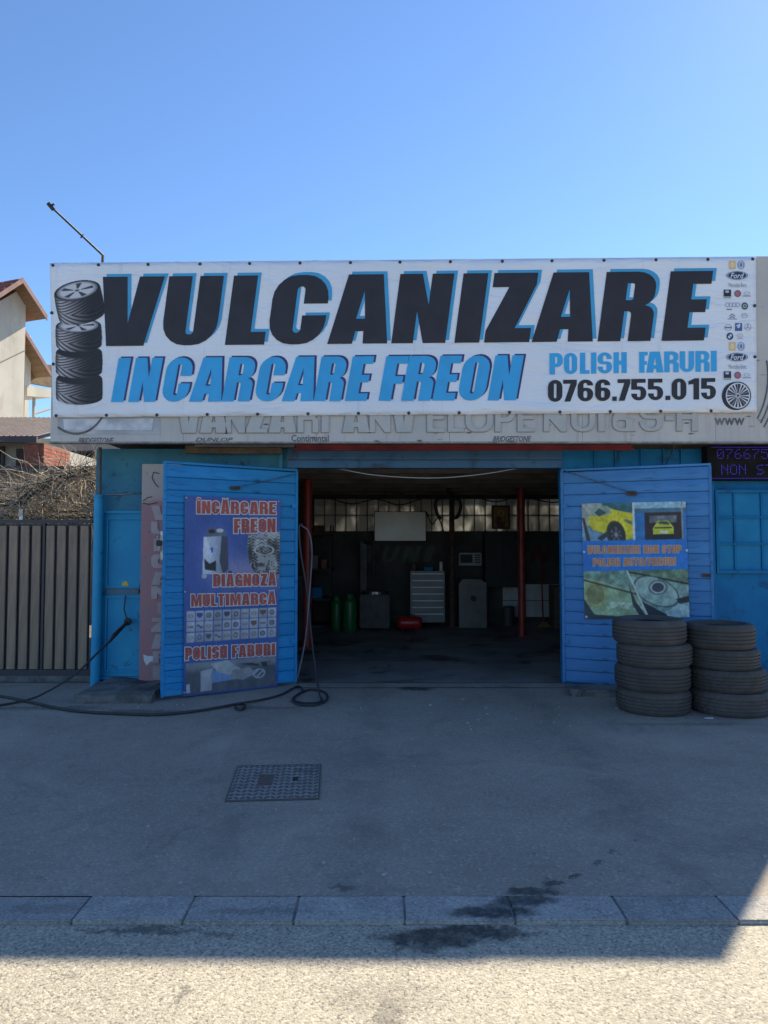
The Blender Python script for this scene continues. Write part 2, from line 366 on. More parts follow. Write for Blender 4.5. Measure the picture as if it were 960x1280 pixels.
st = [gs(520, 861, .22, .13, .85), gs(560, 859, .5, .03, .5), gs(620, 859, .5, .025, .5), gs(430, 1111, .07, .035, .55), gs(610, 1147, .2, .07, .6), gs(665, 1114, .16, .05, .8), gs(690, 1104, .08, .04, .8),
      gs(690, 1106, .05, .025, .7), gs(716, 1095, .05, .02, .7), gs(745, 1080, .04, .02, .6), gs(770, 1066, .04, .02, .6), gs(800, 1052, .03, .02, .5), gs(60, 885, .6, .1, .5), gs(180, 890, .5, .12, .5), gs(330, 885, .4, .08, .4), gs(860, 905, .7, .06, .35)]
ba = t.mix(stains(t, v, st), ba, (.028, .028, .03))
crk = t.n('TexVoronoi', Vector=t.n('VectorMath', _operation='ADD', i0=v, i1=t.n('VectorMath', _operation='SCALE', i0=t.n('TexNoise', Vector=v, Scale=2.5, Detail=4.).outputs['Color'], Scale=.5).outputs[0]).outputs[0], Scale=.33, _feature='DISTANCE_TO_EDGE').outputs['Distance']
ba = t.mix(t.math('MULTIPLY', t.ramp(crk, .004, .001), .12), ba, (.04, .04, .042))
t.set(t.b.inputs['Base Color'], ba); t.set(t.b.inputs['Roughness'], t.math('MULTIPLY_ADD', t.noise(v, 1.3, 4), .25, .7))
t.bump(t.math('ADD', t.noise(v, 140, 4, .7), t.math('MULTIPLY', spk, .5)), .4, .006); t.b.inputs['Specular IOR Level'].default_value = .25; M_FORE = t.m
t = NT('road_asphalt'); v = t.coord(True)
vo = t.n('TexVoronoi', Vector=v, Scale=105.); spk = t.n('SeparateColor', Color=vo.outputs['Color']).outputs[0]
ba = t.mix(t.ramp(t.noise(v, 1.3, 6, .65), .3, .7), (.41, .36, .275), (.33, .295, .23))
ba = t.mix(t.math('MULTIPLY', t.ramp(spk, .45, .95), .6), ba, (.62, .55, .42))
ba = t.mix(t.math('MULTIPLY', t.ramp(t.noise(v, 75, 3, .7), .5, .66), .75), ba, (.09, .085, .08))
ba = t.mix(t.math('MULTIPLY', t.ramp(t.n('SeparateXYZ', Vector=v).outputs[1], 2.45, 2.25), .35), ba, (.17, .165, .16))
st = [gs(540, 1168, .27, .07, .95), gs(600, 1160, .24, .06, .95), gs(570, 1160, .3, .05, .95), gs(520, 1180, .12, .03, .6), gs(180, 1158, .3, .03, .7), gs(270, 1162, .1, .02, .5), gs(85, 1212, .04, .02, .5), gs(228, 1240, .02, .07, .45), gs(490, 1262, .06, .1, .5), gs(480, 1240, .22, .12, .22)]
ba = t.mix(stains(t, v, st, .12, 9), ba, (.03, .03, .03))
t.set(t.b.inputs['Base Color'], ba); t.b.inputs['Roughness'].default_value = .85
t.bump(t.math('ADD', t.noise(v, 90, 4, .7), t.math('MULTIPLY', vo.outputs['Distance'], -.8)), .45, .006); M_ROAD = t.m
t = NT('kerb_concrete'); v = t.coord(True); spk = t.n('SeparateColor', Color=t.n('TexVoronoi', Vector=v, Scale=130.).outputs['Color']).outputs[0]
ba = t.mix(t.ramp(t.noise(v, 5, 5), .3, .7), (.4, .37, .33), (.3, .28, .255)); ba = t.mix(t.math('MULTIPLY', t.ramp(t.noise(v, 60, 4, .7), .48, .64), .6), ba, (.15, .145, .14)); ba = t.mix(t.math('MULTIPLY', t.ramp(spk, .75, .98), .5), ba, (.55, .53, .5))
rv = t.math('MULTIPLY_ADD', t.n('ObjectInfo').outputs['Random'], .25, .87); ba = t.mix(1., ba, t.n('CombineColor', Red=rv, Green=rv, Blue=rv).outputs[0], 'MULTIPLY')
ba = t.mix(stains(t, v, [gs(655, 1127, .17, .06, .9), gs(615, 1141, .22, .06, .95), gs(625, 1133, .1, .06, .7), gs(330, 1140, .3, .03, .3), gs(60, 1135, .2, .05, .3)], .07, 9), ba, (.05, .05, .05))
t.set(t.b.inputs['Base Color'], ba); t.b.inputs['Roughness'].default_value = .9; t.b.inputs['Specular IOR Level'].default_value = .2; t.bump(t.math('ADD', t.noise(v, 110, 4, .7), t.math('MULTIPLY', spk, .4)), .5, .006); M_KERB = t.m
M_EARTH = pmat('earth', (.16, .13, .1), (.1, .09, .06), ns=2, rough=.95, bump=.6, bs=20, bd=.03, world=True)
M_FLOOR = pmat('garage_concrete', (.25, .24, .225), (.16, .155, .15), ns=1.6, rough=.55, bump=.25, bs=60, dirt=(.02, .02, .02), ds=1.2, dlo=.52, dhi=.64, damt=.9, world=True)
def sheet(name, x0, x1, y0, y1, z, mat, n=1):
    bm = BM(); a = [bm.verts.new(p) for p in ((x0, y0, z), (x1, y0, z), (x1, y1, z), (x0, y1, z))]; bm.faces.new(a)
    o = obj(name, bm, mat, base=((x0+x1)/2, (y0+y1)/2, z)); o['kind'] = 'structure'; return o
sheet('ground', -700, 700, -300, 1100, -.12, M_EARTH)
sheet('road', -90, 90, -60, Yk0, -.016, M_ROAD)
sheet('forecourt', -90, 90, Yk1, 8.0, 0, M_FORE)
sheet('garage_floor', -1.5, 4.8, 8.0, 14.2, .004, M_FLOOR)
sheet('yard', -60, -3.2, 8.0, 60, -.02, M_EARTH)
bm = BM(); box(bm, -30, 30, Yk0+.012, Yk1+.002, -.2, -.004)
kerb = obj('kerb', bm, pmat('kerb_mortar', (.24, .22, .2), (.15, .14, .13), rough=.95)); kerb['kind'] = 'structure'
kx = Gd(505, 1135).x; kl = .458; kst = []
me_k = bpy.data.meshes.new('kerb_stone'); bm = BM(); box(bm, -kl/2+.002, kl/2-.002, -(Yk1-Yk0)/2, (Yk1-Yk0)/2-.002, -.15, .003)
bmesh.ops.bevel(bm, geom=list(bm.edges), offset=.005, segments=2, affect='EDGES'); bm.to_mesh(me_k); bm.free(); me_k.materials.append(M_KERB)
for i in range(-12, 12):
    o = bpy.data.objects.new('kerb_stone', me_k); C.objects.link(o); o.parent = kerb; o.matrix_parent_inverse = Matrix.Translation(kerb.location).inverted()
    o.location = (kx+kl*(i+.5), (Yk0+Yk1)/2+random.uniform(-.004, .004), random.uniform(-.004, .003)); o.rotation_euler = (random.uniform(-.008, .008), 0, random.uniform(-.006, .006))
# joints in the concrete at the garage mouth
bm = BM()
for py in (826, 860):
    a, b = Gd(402, py), Gd(705, py); box(bm, -.95 if py > 840 else -1.4, 1.98 if py > 840 else 4.7, a.y-.008, a.y+.008, .001, .0062 if py < 840 else .003)
obj('floor_joint', bm, pmat('joint_tar', (.015, .015, .016), rough=.8))['kind'] = 'structure'
# ================================================================== the blue workshop
FA = 7.95                                             # facade plane
BLUE = dict(c=(.018, .145, .42), c2=(.026, .17, .46))
M_BLUE = pmat('blue_painted_steel', (.006, .15, .36), (.012, .2, .43), ns=3, rough=.62, spec=.2, bump=.12, bs=30, dirt=(.02, .035, .05), ds=4, dlo=.53, dhi=.72, damt=.75)
M_TEAL = pmat('faded_blue_wall', (.03, .2, .29), (.016, .15, .26), ns=3, rough=.65, bump=.2, bs=25, dirt=(.015, .03, .04), ds=7, dlo=.56, dhi=.7, damt=.8)
M_PLANK = pmat('blue_plank_paint', (.012, .22, .5), (.025, .27, .56), ns=4, rough=.5, bump=.25, spec=.25, bs=22, bd=.005, dirt=(.02, .03, .05), ds=7, dlo=.55, dhi=.72, damt=.7, rnd=.12, stretch=(.5, .5, 3))
M_PLANK2 = pmat('blue_plank_paint_faded', (.05, .2, .45), (.08, .25, .5), ns=4, rough=.55, bump=.25, spec=.25, bs=22, bd=.005, dirt=(.03, .05, .08), ds=7, dlo=.55, dhi=.72, damt=.7, rnd=.1, stretch=(.5, .5, 3))
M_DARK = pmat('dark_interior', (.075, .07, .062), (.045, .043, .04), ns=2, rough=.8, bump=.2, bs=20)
M_CEIL = pmat('sooty_ceiling', (.17, .155, .13), (.1, .092, .08), ns=2, rough=.9)
M_TILE = pmat('white_tile', (.62, .62, .6), (.5, .5, .48), ns=3, rough=.25, rnd=.08, dirt=(.2, .19, .17), ds=2.5, dlo=.55, dhi=.8, damt=.6)
M_STEEL = pmat('bare_steel', (.4, .4, .4), (.25, .24, .23), ns=12, rough=.4, metal=1, dirt=(.1, .06, .04), ds=12)
M_RED = pmat('red_oxide_paint', (.3, .03, .022), (.2, .025, .02), ns=5, rough=.45, dirt=(.04, .02, .015), ds=6, damt=.7)
M_BLACK = pmat('black_rubber', (.02, .02, .021), (.03, .03, .03), ns=20, rough=.65)
M_RUST = pmat('rusty_steel', (.12, .06, .04), (.05, .035, .03), ns=15, rough=.85, bump=.3, bs=60)
M_CONC = pmat('rough_concrete', (.2, .195, .18), (.11, .11, .1), ns=6, rough=.95, bump=.9, bs=35, bd=.02, dirt=(.04, .04, .04), ds=5)
XL, XR = P(118, 700, FA).x, 4.855
HL, FL = Vector((P(370, 720, FA).x, FA)), Vector((-2.22, 7.12))       # left leaf: hinge, free edge
HR, FRr = Vector((P(703, 720, FA).x, FA)), Vector((3.39, 7.33))       # right leaf
LZ0, LZ1 = .03, 2.355
B = thing('workshop_building', ((XL+XR)/2, 11, 0), 'low blue tyre workshop with both wooden doors swung open', 'building')
bm = BM(); box(bm, XL, P(127, 700, FA).x, FA, FA+.14, 0, 2.62); box(bm, P(127, 700, FA).x, -2.3, FA, FA+.14, P(150, 640, FA).z, 2.62); box(bm, -2.3, HL.x-.002, FA, FA+.14, 0, 2.62)
obj('front_wall', bm, M_TEAL, B)
bm = BM(); box(bm, HR.x+.002, XR, FA, FA+.14, 0, 2.62); obj('front_wall', bm, M_BLUE, B)
bm = BM(); zl0, zl1 = P(530, 585, FA).z, P(530, 564, FA).z; box(bm, HL.x-.1, HR.x+.0, FA-.03, FA+.12, zl0, zl0+.085); box(bm, HL.x-.1, HR.x, FA-.05, FA+.12, zl0+.089, 2.7)
obj('lintel', bm, pmat('dull_blue_beam', (.03, .12, .26), (.05, .15, .28), ns=3, rough=.6, dirt=(.02, .03, .04), ds=5), B)
bm = BM(); box(bm, XL, XL+.14, FA+.14, 14.2, 0, 2.62); obj('side_wall', bm, M_TEAL, B)
bm = BM(); box(bm, XR-.14, XR, FA+.14, 14.2, 0, 2.62); obj('side_wall', bm, M_BLUE, B)
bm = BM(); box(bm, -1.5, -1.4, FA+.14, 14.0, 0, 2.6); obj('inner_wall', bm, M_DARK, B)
bm = BM(); box(bm, XL, XR, 7.57, 14.2, 2.72, 2.82); obj('roof', bm, pmat('roof_felt', (.08, .08, .08), (.05, .05, .05), rough=.9), B)
bm = BM(); box(bm, -1.4, XR-.14, 8.1, 14.0, 2.6, 2.71)
for y in np.arange(8.6, 14, .8): box(bm, -1.4, XR-.14, y, y+.09, 2.49, 2.599)
obj('ceiling', bm, M_CEIL, B)
z0 = P(500, 664, 14).z
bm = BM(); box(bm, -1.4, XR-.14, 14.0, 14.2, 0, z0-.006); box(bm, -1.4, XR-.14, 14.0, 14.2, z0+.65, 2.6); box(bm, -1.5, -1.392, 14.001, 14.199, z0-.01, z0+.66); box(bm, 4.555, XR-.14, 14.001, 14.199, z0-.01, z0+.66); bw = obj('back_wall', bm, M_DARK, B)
obj('sun_block_pier', bx(XR-.14, XR+.02, 7.575, FA-.002, 0, 2.715), M_BLUE, B)  # unseen pier, added to block sun leaking in under the fascia
t = NT('dirty_sun_patched_glass'); v = t.coord(True); fz = t.ramp(t.noise(t.n('Mapping', Vector=v, Location=(1.3, 0, 0), Scale=(1, 1, .6)).outputs[0], 1.7, 5, .6, .5), .42, .72)  # uneven translucency: grime, plus sun patches between plant shadows put into the glass
df = t.n('BsdfDiffuse', Color=(.5, .49, .46, 1)); tr = t.n('BsdfTranslucent', Color=(.8, .78, .72, 1)); mx = t.n('MixShader', i0=t.math('MULTIPLY_ADD', fz, .5, .06), i1=df, i2=tr); t.t.links.new(mx.outputs[0], t.t.nodes['Material Output'].inputs[0]); M_FROST = t.m
# white wall tiles: an upper band two rows high and a lower patch; every tile its own piece
me_t = bpy.data.meshes.new('wall_tile'); tw, th = .212, .325; bm = BM(); box(bm, 0, tw-.012, -.012, 0, 0, th-.012); bm.to_mesh(me_t); bm.free(); me_t.materials.append(M_TILE)
me_p = me_t.copy(); me_p.name = 'window_pane'; me_p.materials.clear(); me_p.materials.append(M_FROST)
def tile(x, z, y=13.998, nm='wall_tile'):
    o = bpy.data.objects.new(nm, me_t if nm == 'wall_tile' else me_p); C.objects.link(o); o.parent = bw; o.location = (x, y-random.uniform(0, .003), z)
for i in range(28):
    for j in range(2): tile(-1.38+i*tw, z0+j*th, 14.05, 'window_pane')
for i in range(29): x = -1.386+i*tw; obj('glazing_bar', bx(x-.0075, x+.0075, 14.02, 14.075, z0-.006, z0+.65), M_DARK, bw)
for j in range(3): z = z0+j*th-.006; obj('glazing_rail', bx(-1.4, XR-.14, 14.019, 14.0745, z-.0075, z+.0075), M_DARK, bw)
for i in range(8):
    for j in range(2): tile(P(628, 700, 14).x+i*tw*.95, P(600, 771, 14).z+j*th)
# posts that carry the roof
for px, Y, r, m, nm in ((652, 11.9, .062, M_RED, 'red'), (565, 13.3, .05, M_RUST, 'brown'), (384, 10.7, .07, M_RED, 'red')):
    p = P(px, 700, Y); bm = BM(); cyl(bm, p.x, Y, .004, 2.6, r, 24); box(bm, p.x-r*1.6, p.x+r*1.6, Y-r*1.6, Y+r*1.6, .004, .02)
    obj('post', bm, m, B, smooth=False)['label'] = nm + ' round steel post standing in the garage'
# door leaves: every board its own piece
def leaf(H, Fv, mat, side, nb=18):
    d = (Fv-H); L = d.length; d.normalize(); n = Vector((d.y, -d.x))
    if n.y > 0: n = -n
    ang = math.atan2(d.y, d.x); M = Matrix.Translation((H.x, H.y, 0)) @ Matrix.Rotation(ang, 4, 'Z')
    s = -1 if (M.to_3x3() @ Vector((0, 1, 0))).y > 0 else 1             # local y side that faces the camera
    lf = obj('door_leaf', bx(.01, L-.01, min(0, -s*.04), max(0, -s*.04), LZ0+.01, LZ1-.01, M=M), mat, B)
    hgt = (LZ1-LZ0)/nb; pm = [bpy.data.meshes.new('plank') for _ in range(3)]
    for q in pm:
        bm = BM(); box(bm, 0, L, 0, s*.018, .003, hgt-.003, jit=.0015); bmesh.ops.bevel(bm, geom=list(bm.edges), offset=.003, segments=1, affect='EDGES'); bmesh.ops.recalc_face_normals(bm, faces=bm.faces); bm.to_mesh(q); bm.free(); q.materials.append(mat)
    for i in range(nb):
        o = bpy.data.objects.new('plank', pm[i % 3]); C.objects.link(o); o.parent = lf
        o.matrix_local = M @ Matrix.Translation((0, s*random.uniform(.0005, .004), LZ0+i*hgt)) @ Matrix.Rotation(random.uniform(-.0015, .0015), 4, 'Y')
    # upright edge strips, two nailed splice boards and a rusty bottom edge
    for a, b, m in ((-.004, .026, mat), (L-.022, L+.004, mat)):
        bm = bx(a, b, *sorted((s*.023, s*.031)), LZ0, LZ1+.006, M=M); obj('edge_strip', bm, m, lf)
    obj('top_rail', bx(0, L, *sorted((-s*.03, s*.03)), LZ1+.008, LZ1+.03, M=M), M_STEEL if 0 else mat, lf)
    for zz in (.45, 1.95):
        bm = bx(.0, .07, *sorted((s*.032, s*.038)), zz, zz+.05, M=M); obj('hinge', bm, mat, lf)
    nn = Vector((n.x, n.y, 0)); return lf, Plane(Vector((H.x, H.y, 0))+nn*.033, nn), M, s, L
LFL, PL, ML, sL, LL = leaf(HL, FL, M_PLANK, 'l'); LFR, PR, MR, sR, LR = leaf(HR, FRr, M_PLANK2, 'r')
LFL['label'] = 'bright blue plank door leaf with the long vertical poster'; LFR['label'] = 'faded blue plank door leaf behind the tyre stacks'
def onleaf(pl, px0, py0, px1, py1, d=.012, off=0):                     # small block on a leaf, given in photo pixels
    bm = BM(); q = [pl.hit(x, y, off) for x, y in ((px0, py0), (px1, py0), (px1, py1), (px0, py1))]; prism(bm, q, pl.n*d); return bm
obj('handle', onleaf(PL, 288, 608, 299, 612, .03), M_RUST, LFL); obj('handle', onleaf(PR, 783, 614, 796, 619, .03), M_RUST, LFR)
obj('latch', onleaf(PL, 200, 664, 203, 700, .012), M_STEEL, LFL); obj('latch', onleaf(PR, 877, 717, 888, 721, .012), M_RUST, LFR)
bm = BM(); tube(bm, [PL.hit(296, 609, .02), PL.hit(330, 602, .03), PL.hit(369, 593, .02)], .005, 6); obj('stay_rod', bm, M_STEEL, LFL)
bm = BM(); tube(bm, [PR.hit(704, 588, .02), PR.hit(740, 600, .03), PR.hit(787, 615, .02)], .005, 6); obj('stay_rod', bm, M_STEEL, LFR)
for k, (a, b) in enumerate(((318, 330), (400, 415))):
    pass
# small side door with pressed panels, on the left of the facade
x0, x1 = P(129, 700, FA).x, -2.33; zb, zt = P(150, 845, FA).z, P(150, 642, FA).z
M_DOOR = pmat('bright_blue_door_paint', (.014, .27, .5), (.03, .33, .54), ns=3, rough=.55, spec=.3, bump=.15, bs=25, dirt=(.03, .07, .1), ds=6, dlo=.58, dhi=.72, damt=.8)
sdr = obj('side_door', bx(x0, x1, FA-.02, FA+.02, zb, zt, bev=.004), M_DOOR, B)
def frame(x0, x1, z0, z1, y0, y1, wd):
    bm = BM(); box(bm, x0, x0+wd, y0, y1, z0, z1); box(bm, x1-wd, x1, y0, y1, z0, z1); box(bm, x0+wd, x1-wd, y0, y1, z0, z0+wd); box(bm, x0+wd, x1-wd, y0, y1, z1-wd, z1); return bm
obj('door_frame', frame(x0-.03, x1+.03, zb-.03, zt+.03, FA-.05, FA-.021, .03), M_DOOR, sdr)
zm0, zm1 = P(150, 743, FA).z, P(150, 736, FA).z
obj('panel_frame', frame(x0+.05, x1-.06, zm1+.015, zt-.05, FA-.046, FA-.021, .018), M_DOOR, sdr); obj('panel_frame', frame(x0+.05, x1-.06, zb+.06, zm0-.015, FA-.046, FA-.021, .018), M_DOOR, sdr)
obj('bolt', bx(x0+.06, x0+.42, FA-.05, FA-.022, zm0+.01, zm1, bev=.003), pmat('worn_blue_bolt', (.06, .16, .26), (.12, .12, .12), ns=9, rough=.6), sdr)
bm = BM(); pts = [P(153, 728, FA-.025), P(158, 726, FA-.025), P(161, 731, FA-.025), P(157, 735, FA-.025), P(152, 733, FA-.025)]; prism(bm, pts, (0, .004, 0)); obj('paint_mark', bm, pmat('yellow_paint', (.6, .45, .05), rough=.5), sdr)
# upper strip above the doors: ribbed panel on the right, timber rail on the left
for px in (742, 768, 800, 828, 850): p = P(px, 570, FA); obj('panel_rib', bx(p.x, p.x+.02, FA-.02, FA-.001, P(px, 586, FA).z, 2.62), M_BLUE, B)
obj('timber_rail', bx(P(232, 560, 7.8).x, P(352, 560, 7.8).x, 7.78, 7.83, P(300, 567, 7.8).z, P(300, 557, 7.8).z), pmat('old_timber', (.16, .12, .08), (.1, .08, .06), ns=8, rough=.85), B)
bm = BM(); box(bm, P(352, 575, FA).x-.02, P(352, 575, FA).x+.02, FA-.06, FA-.002, P(352, 600, FA).z, 2.6); obj('jamb_strip', bm, M_TEAL, B)
# barred window on the right
wx0, wx1, wz0, wz1 = P(894, 650, FA).x, 4.72, P(900, 714, FA).z, P(900, 615, FA).z
win = obj('window', bx(wx0, wx1, FA-.012, FA-.002, wz0, wz1), pmat('blue_painted_glass', (.012, .2, .42), (.02, .25, .47), ns=3, rough=.6, spec=.2), B)
obj('window_frame', frame(wx0-.02, wx1+.02, wz0-.02, wz1+.02, FA-.06, FA-.013, .03), M_BLUE, win)
for py in (647, 680):
    z = P(900, py, FA).z; obj('bar', bx(wx0+.011, wx1-.011, FA-.05, FA-.03, z-.009, z+.009), M_BLUE, win)
for px in (917, 951, 985): x = P(px, 650, FA).x; obj('mullion', bx(x-.012, x+.012, FA-.029, FA-.013, wz0+.011, wz1-.011), M_BLUE, win)
obj('corner_post', bx(P(886, 700, FA).x, P(892, 700, FA).x, FA-.05, FA-.002, 0, 2.6), M_BLUE, B)
# ================================================================== fascia sign board with raised letters, vinyl banner over it
FY = 7.4; PF = Plane((0, FY, 0), (0, -1, 0))
t = NT('old_sign_panel'); v = t.coord(True)
ba = t.mix(t.ramp(t.noise(v, 1.5, 5), .35, .65), (.56, .53, .48), (.48, .46, .43))
strk = t.noise(t.n('Mapping', Vector=v, Scale=(14, 1, .7)).outputs[0], 1.2, 5, .7)
ba = t.mix(t.math('MULTIPLY', t.ramp(strk, .5, .75), .5), ba, (.3, .27, .22))
spt = t.n('TexVoronoi', Vector=t.n('Mapping', Vector=v, Scale=(1.7, 1, 6)).outputs[0], Scale=2.2).outputs['Distance']
ba = t.mix(t.math('MULTIPLY', t.ramp(t.math('ADD', spt, t.math('MULTIPLY', t.noise(v, 25, 4), .14)), .25, .12), .9), ba, (.06, .05, .035))
t.set(t.b.inputs['Base Color'], ba); t.b.inputs['Roughness'].default_value = .6; t.bump(t.noise(v, 18, 4), .15, .01); M_OLD = t.m
fb = P(500, 552, FY).z; ft = P(945, 320.5, FY).z; ftl = P(62, 328.5, FY).z; fx0 = P(65, 440, FY).x
SG = thing('sign_board', ((fx0+XR)/2, FY+.1, fb), 'weathered cream fascia board with raised letters above the doors', 'sign')
bm = BM(); nseg = 6; xs = np.linspace(fx0, XR+.021, nseg+1)
for i in range(nseg):
    zt = [ftl+(x_-fx0)/(P(945, 320, FY).x-fx0)*(ft-ftl) for x_ in (xs[i], xs[i+1])]; bm = BM(); prism(bm, [(xs[i]+.0015, FY, fb), (xs[i+1]-.0015, FY, fb), (xs[i+1]-.0015, FY, zt[1]), (xs[i]+.0015, FY, zt[0])], (0, .06, 0)); obj('panel', bm, M_OLD, SG)
obj('backing_frame', frame(fx0+.02, XR, fb+.02, ftl-.03, FY+.062, FY+.16, .06), M_RUST, SG)
bm = BM(); box(bm, fx0-.006, XR+.026, FY-.006, FY+.07, fb-.018, fb-.001); obj('bottom_trim', bm, pmat('trim', (.3, .29, .27), (.15, .14, .13), ns=10, rough=.6), SG)
M_EDGE = flat('letter_shade_dirt', (.33, .31, .285)); M_RL = pmat('raised_letter_white', (.5, .48, .44), (.44, .43, .4), ns=4, rough=.5)  # edge colour: painted shadow line and dirt behind each raised letter
rl = [('V',230,262),('A',250,284),('N',282,306),('Z',308,334),('A',336,370),('R',372,398),('I',402,411),('A',428,462),('N',462,488),('V',490,520),('E',534,556),('L',560,580),('O',582,616),('P',619,644),('E',647,668),('N',680,708),('O',714,744),('I',748,756),('&',766,794),('S',800,828),('-',832,842),('H',846,872)]
rl[0] = ('V', 222, 250)
for ch, a, b in rl:
    bm = BM(); letters(bm, [(ch, quad(a, 504, b, 541 - (a-230)*.004))], PF, .02, .0195, t=.2, b=.13); rlo = obj('raised_letter', bm, M_RL, SG); bm = BM(); letters(bm, [(ch, quad(a, 504, b, 541 - (a-230)*.004))], PF, .0035, t=.2, b=.13, grow=.022, shift=(-.5, .5)); sheet_obj('shade_dirt_edge', bm, M_EDGE, rlo, PF.n)
M_GREYINK = flat('faded_grey_lettering', (.17, .16, .16), .6, .4)
for tx, q, sh in (('BRIDGESTONE', quad(98, 547, 142, 554), .3), ('DUNLOP', quad(244, 547, 291, 552), .35), ('Continental', quad(364, 543.5, 411, 552), 0), ('BRIDGESTONE', quad(616, 545, 664, 552), .3), ('www', quad(893, 522.5, 931, 531.5), 0)):
    bm = BM(); small_text(tx, q, PF, .003, bm, .02, sh); sheet_obj('faded_lettering', bm, M_GREYINK, SG, PF.n)
bm = BM(); prism(bm, [P(x, y, FY-.004) for x, y in ((72, 521), (200, 521), (200, 543), (72, 543))], (0, .003, 0)); obj('old_sticker', bm, pmat('torn_sticker', (.36, .37, .38), (.55, .55, .55), ns=2.5, rough=.6), SG)
bm = BM(); prism(bm, [P(x, y, FY-.008) for x, y in ((79, 524), (192, 523), (190, 538), (80, 537))], (0, .003, 0)); obj('old_sticker', bm, pmat('torn_sticker_pale', (.66, .68, .7), (.45, .46, .48), ns=6, rough=.6, dirt=(.3, .3, .3), ds=3), SG)
for cx, cy, rx, ry, a0, a1 in ((880, 470, 92, 110, -.2, .62), (880, 470, 86, 104, -.2, .6), (880, 470, 80, 97, -.2, .58), (95, 500, 38, 42, .45, 2.2)):
    bm = BM(); tube(bm, [P(cx+rx*math.cos(a), cy+ry*math.sin(a), FY-.003) for a in np.linspace(a0, a1, 22)], .008 if cx > 500 else .014, 5); obj('drawn_line', bm, M_GREYINK, SG)
# --- banner
BQ = ((62, 329), (945, 321), (946, 515), (66, 521.5)); PB = Plane((0, FY-.034, 0), (0, -1, 0))
t = NT('white_banner_vinyl'); v = t.coord(True)
ba = t.mix(t.ramp(t.noise(v, .9, 5), .3, .7), (.84, .87, .91), (.76, .8, .86))
ba = t.mix(t.math('MULTIPLY', t.ramp(t.noise(t.n('Mapping', Vector=v, Scale=(5, 1, .5)).outputs[0], 1.4, 6, .7), .55, .8), .35), ba, (.42, .41, .4))
t.set(t.b.inputs['Base Color'], ba); t.b.inputs['Roughness'].default_value = .45
wv = t.noise(t.n('Mapping', Vector=v, Scale=(.5, 1, 2.2)).outputs[0], 1.6, 4, .55, 1.2); t.bump(wv, .8, .07); M_BAN = t.m
BN = thing('banner', P(500, 518, FY-.03), 'long white vinyl banner with big black and blue lettering across the fascia', 'banner')
bm = BM(); nx, nz = 120, 28; g = []
for j in range(nz+1):
    row = []
    for i in range(nx+1):
        x, y = bil(BQ, i/nx, j/nz); e = min(j, nz-j)/nz; sag = (1-j/nz)**4*.006*math.sin(i*.55)+.0015*math.sin(i*.21+j*.4)
        p = PB.hit(x, y, 0); p.y += max(-.0016, sag) if 0 < j < nz else 0
        if j == 0: p.z -= .004*abs(math.sin(i*.2))
        row.append(bm.verts.new(p))
    g.append(row)
for j in range(nz):
    for i in range(nx): bm.faces.new((g[j][i], g[j][i+1], g[j+1][i+1], g[j+1][i]))
vin = sheet_obj('vinyl_sheet', bm, M_BAN, BN, PB.n); vin.data.shade_smooth()
md = vin.modifiers.new('thick', 'SOLIDIFY'); md.thickness = .0012; md.offset = -1
def line(spec, bl, tp, sh):
    """letters given by their baseline extents; bl / tp = baseline and cap line as (y at x0, slope)"""
    out = []
    for ch, a, b in spec:
        f = lambda x, l: l[0]+(x-l[1])*l[2]
        out.append((ch, ((a+sh, f(a, tp)), (b+sh, f(b, tp)), (b, f(b, bl)), (a, f(a, bl)))))
    return out
HD = line([('V',117,194.5),('U',200,268.5),('L',281,330),('C',333,403),('A',409,484),('N',489,556.5),('I',568,599),('Z',605,661.5),('A',664.5,741),('R',747,813),('E',827,880)], (432.5, 134, -7/746), (346, 128, -7.5/760), 11.5)
SB = line([('I',138.5,154),('N',160,194),('C',200.5,233.5),('A',236,276.5),('R',277,312),('C',317,350),('A',352,391.5),('R',392,426),('E',431,458),('F',473,501),('R',501.5,538),('E',540.5,568),('O',571,605),('N',609.5,645)], (502.6, 138, -2.3/500), (447.4, 148, -3.4/500), 10)
PO = line([('P',687,703.5),('O',705,721.5),('L',725,737),('I',738.8,745.5),('S',747,765),('H',767,783.5),('F',799,809.6),('A',807.8,829.5),('R',830.5,848.5),('U',850,867.7),('R',869.6,887),('I',888.8,896)], (468, 687, -3.7/209), (441.5, 687, -3.1/209), 0)
PH = line([('0',685,703),('7',704,721),('6',722,741.5),('6',744,763),('.',765.5,771),('7',772,788),('5',789,808),('5',810,829),('.',832,838),('0',839.5,858),('1',860.5,874),('5',876.5,895)], (502.4, 685, -3.4/210), (475, 685, -2.5/210), 0)
K_BLK = flat('black_banner_ink', (.032, .026, .03), .45, .3); K_BLU = flat('blue_banner_ink', (.06, .38, .66), .45, .12); K_LBL = flat('light_blue_banner_ink', (.045, .42, .8), .45, .1); K_PUR = flat('purple_banner_ink', (.05, .035, .16), .45, .2)
def put(nm, it, mat, off, par, pl, **kw): bm = BM(); letters(bm, it, pl, off, **kw); return sheet_obj(nm, bm, mat, par, pl.n)
put('headline_shadow', HD, K_BLU, .004, BN, PB, t=.345, b=.185, shift=(4.6, -3.6)); put('headline', HD, K_BLK, .006, BN, PB, t=.345, b=.185)
put('subline_shadow', SB, K_PUR, .004, BN, PB, t=.27, b=.17, shift=(2.8, -1.8)); put('subline', SB, K_LBL, .006, BN, PB, t=.27, b=.17)
put('service_word', PO[:6], K_LBL, .005, BN, PB, t=.255, b=.17); put('service_word', PO[6:], K_LBL, .005, BN, PB, t=.255, b=.17); put('phone_number', PH, K_BLK, .005, BN, PB, t=.27, b=.18)
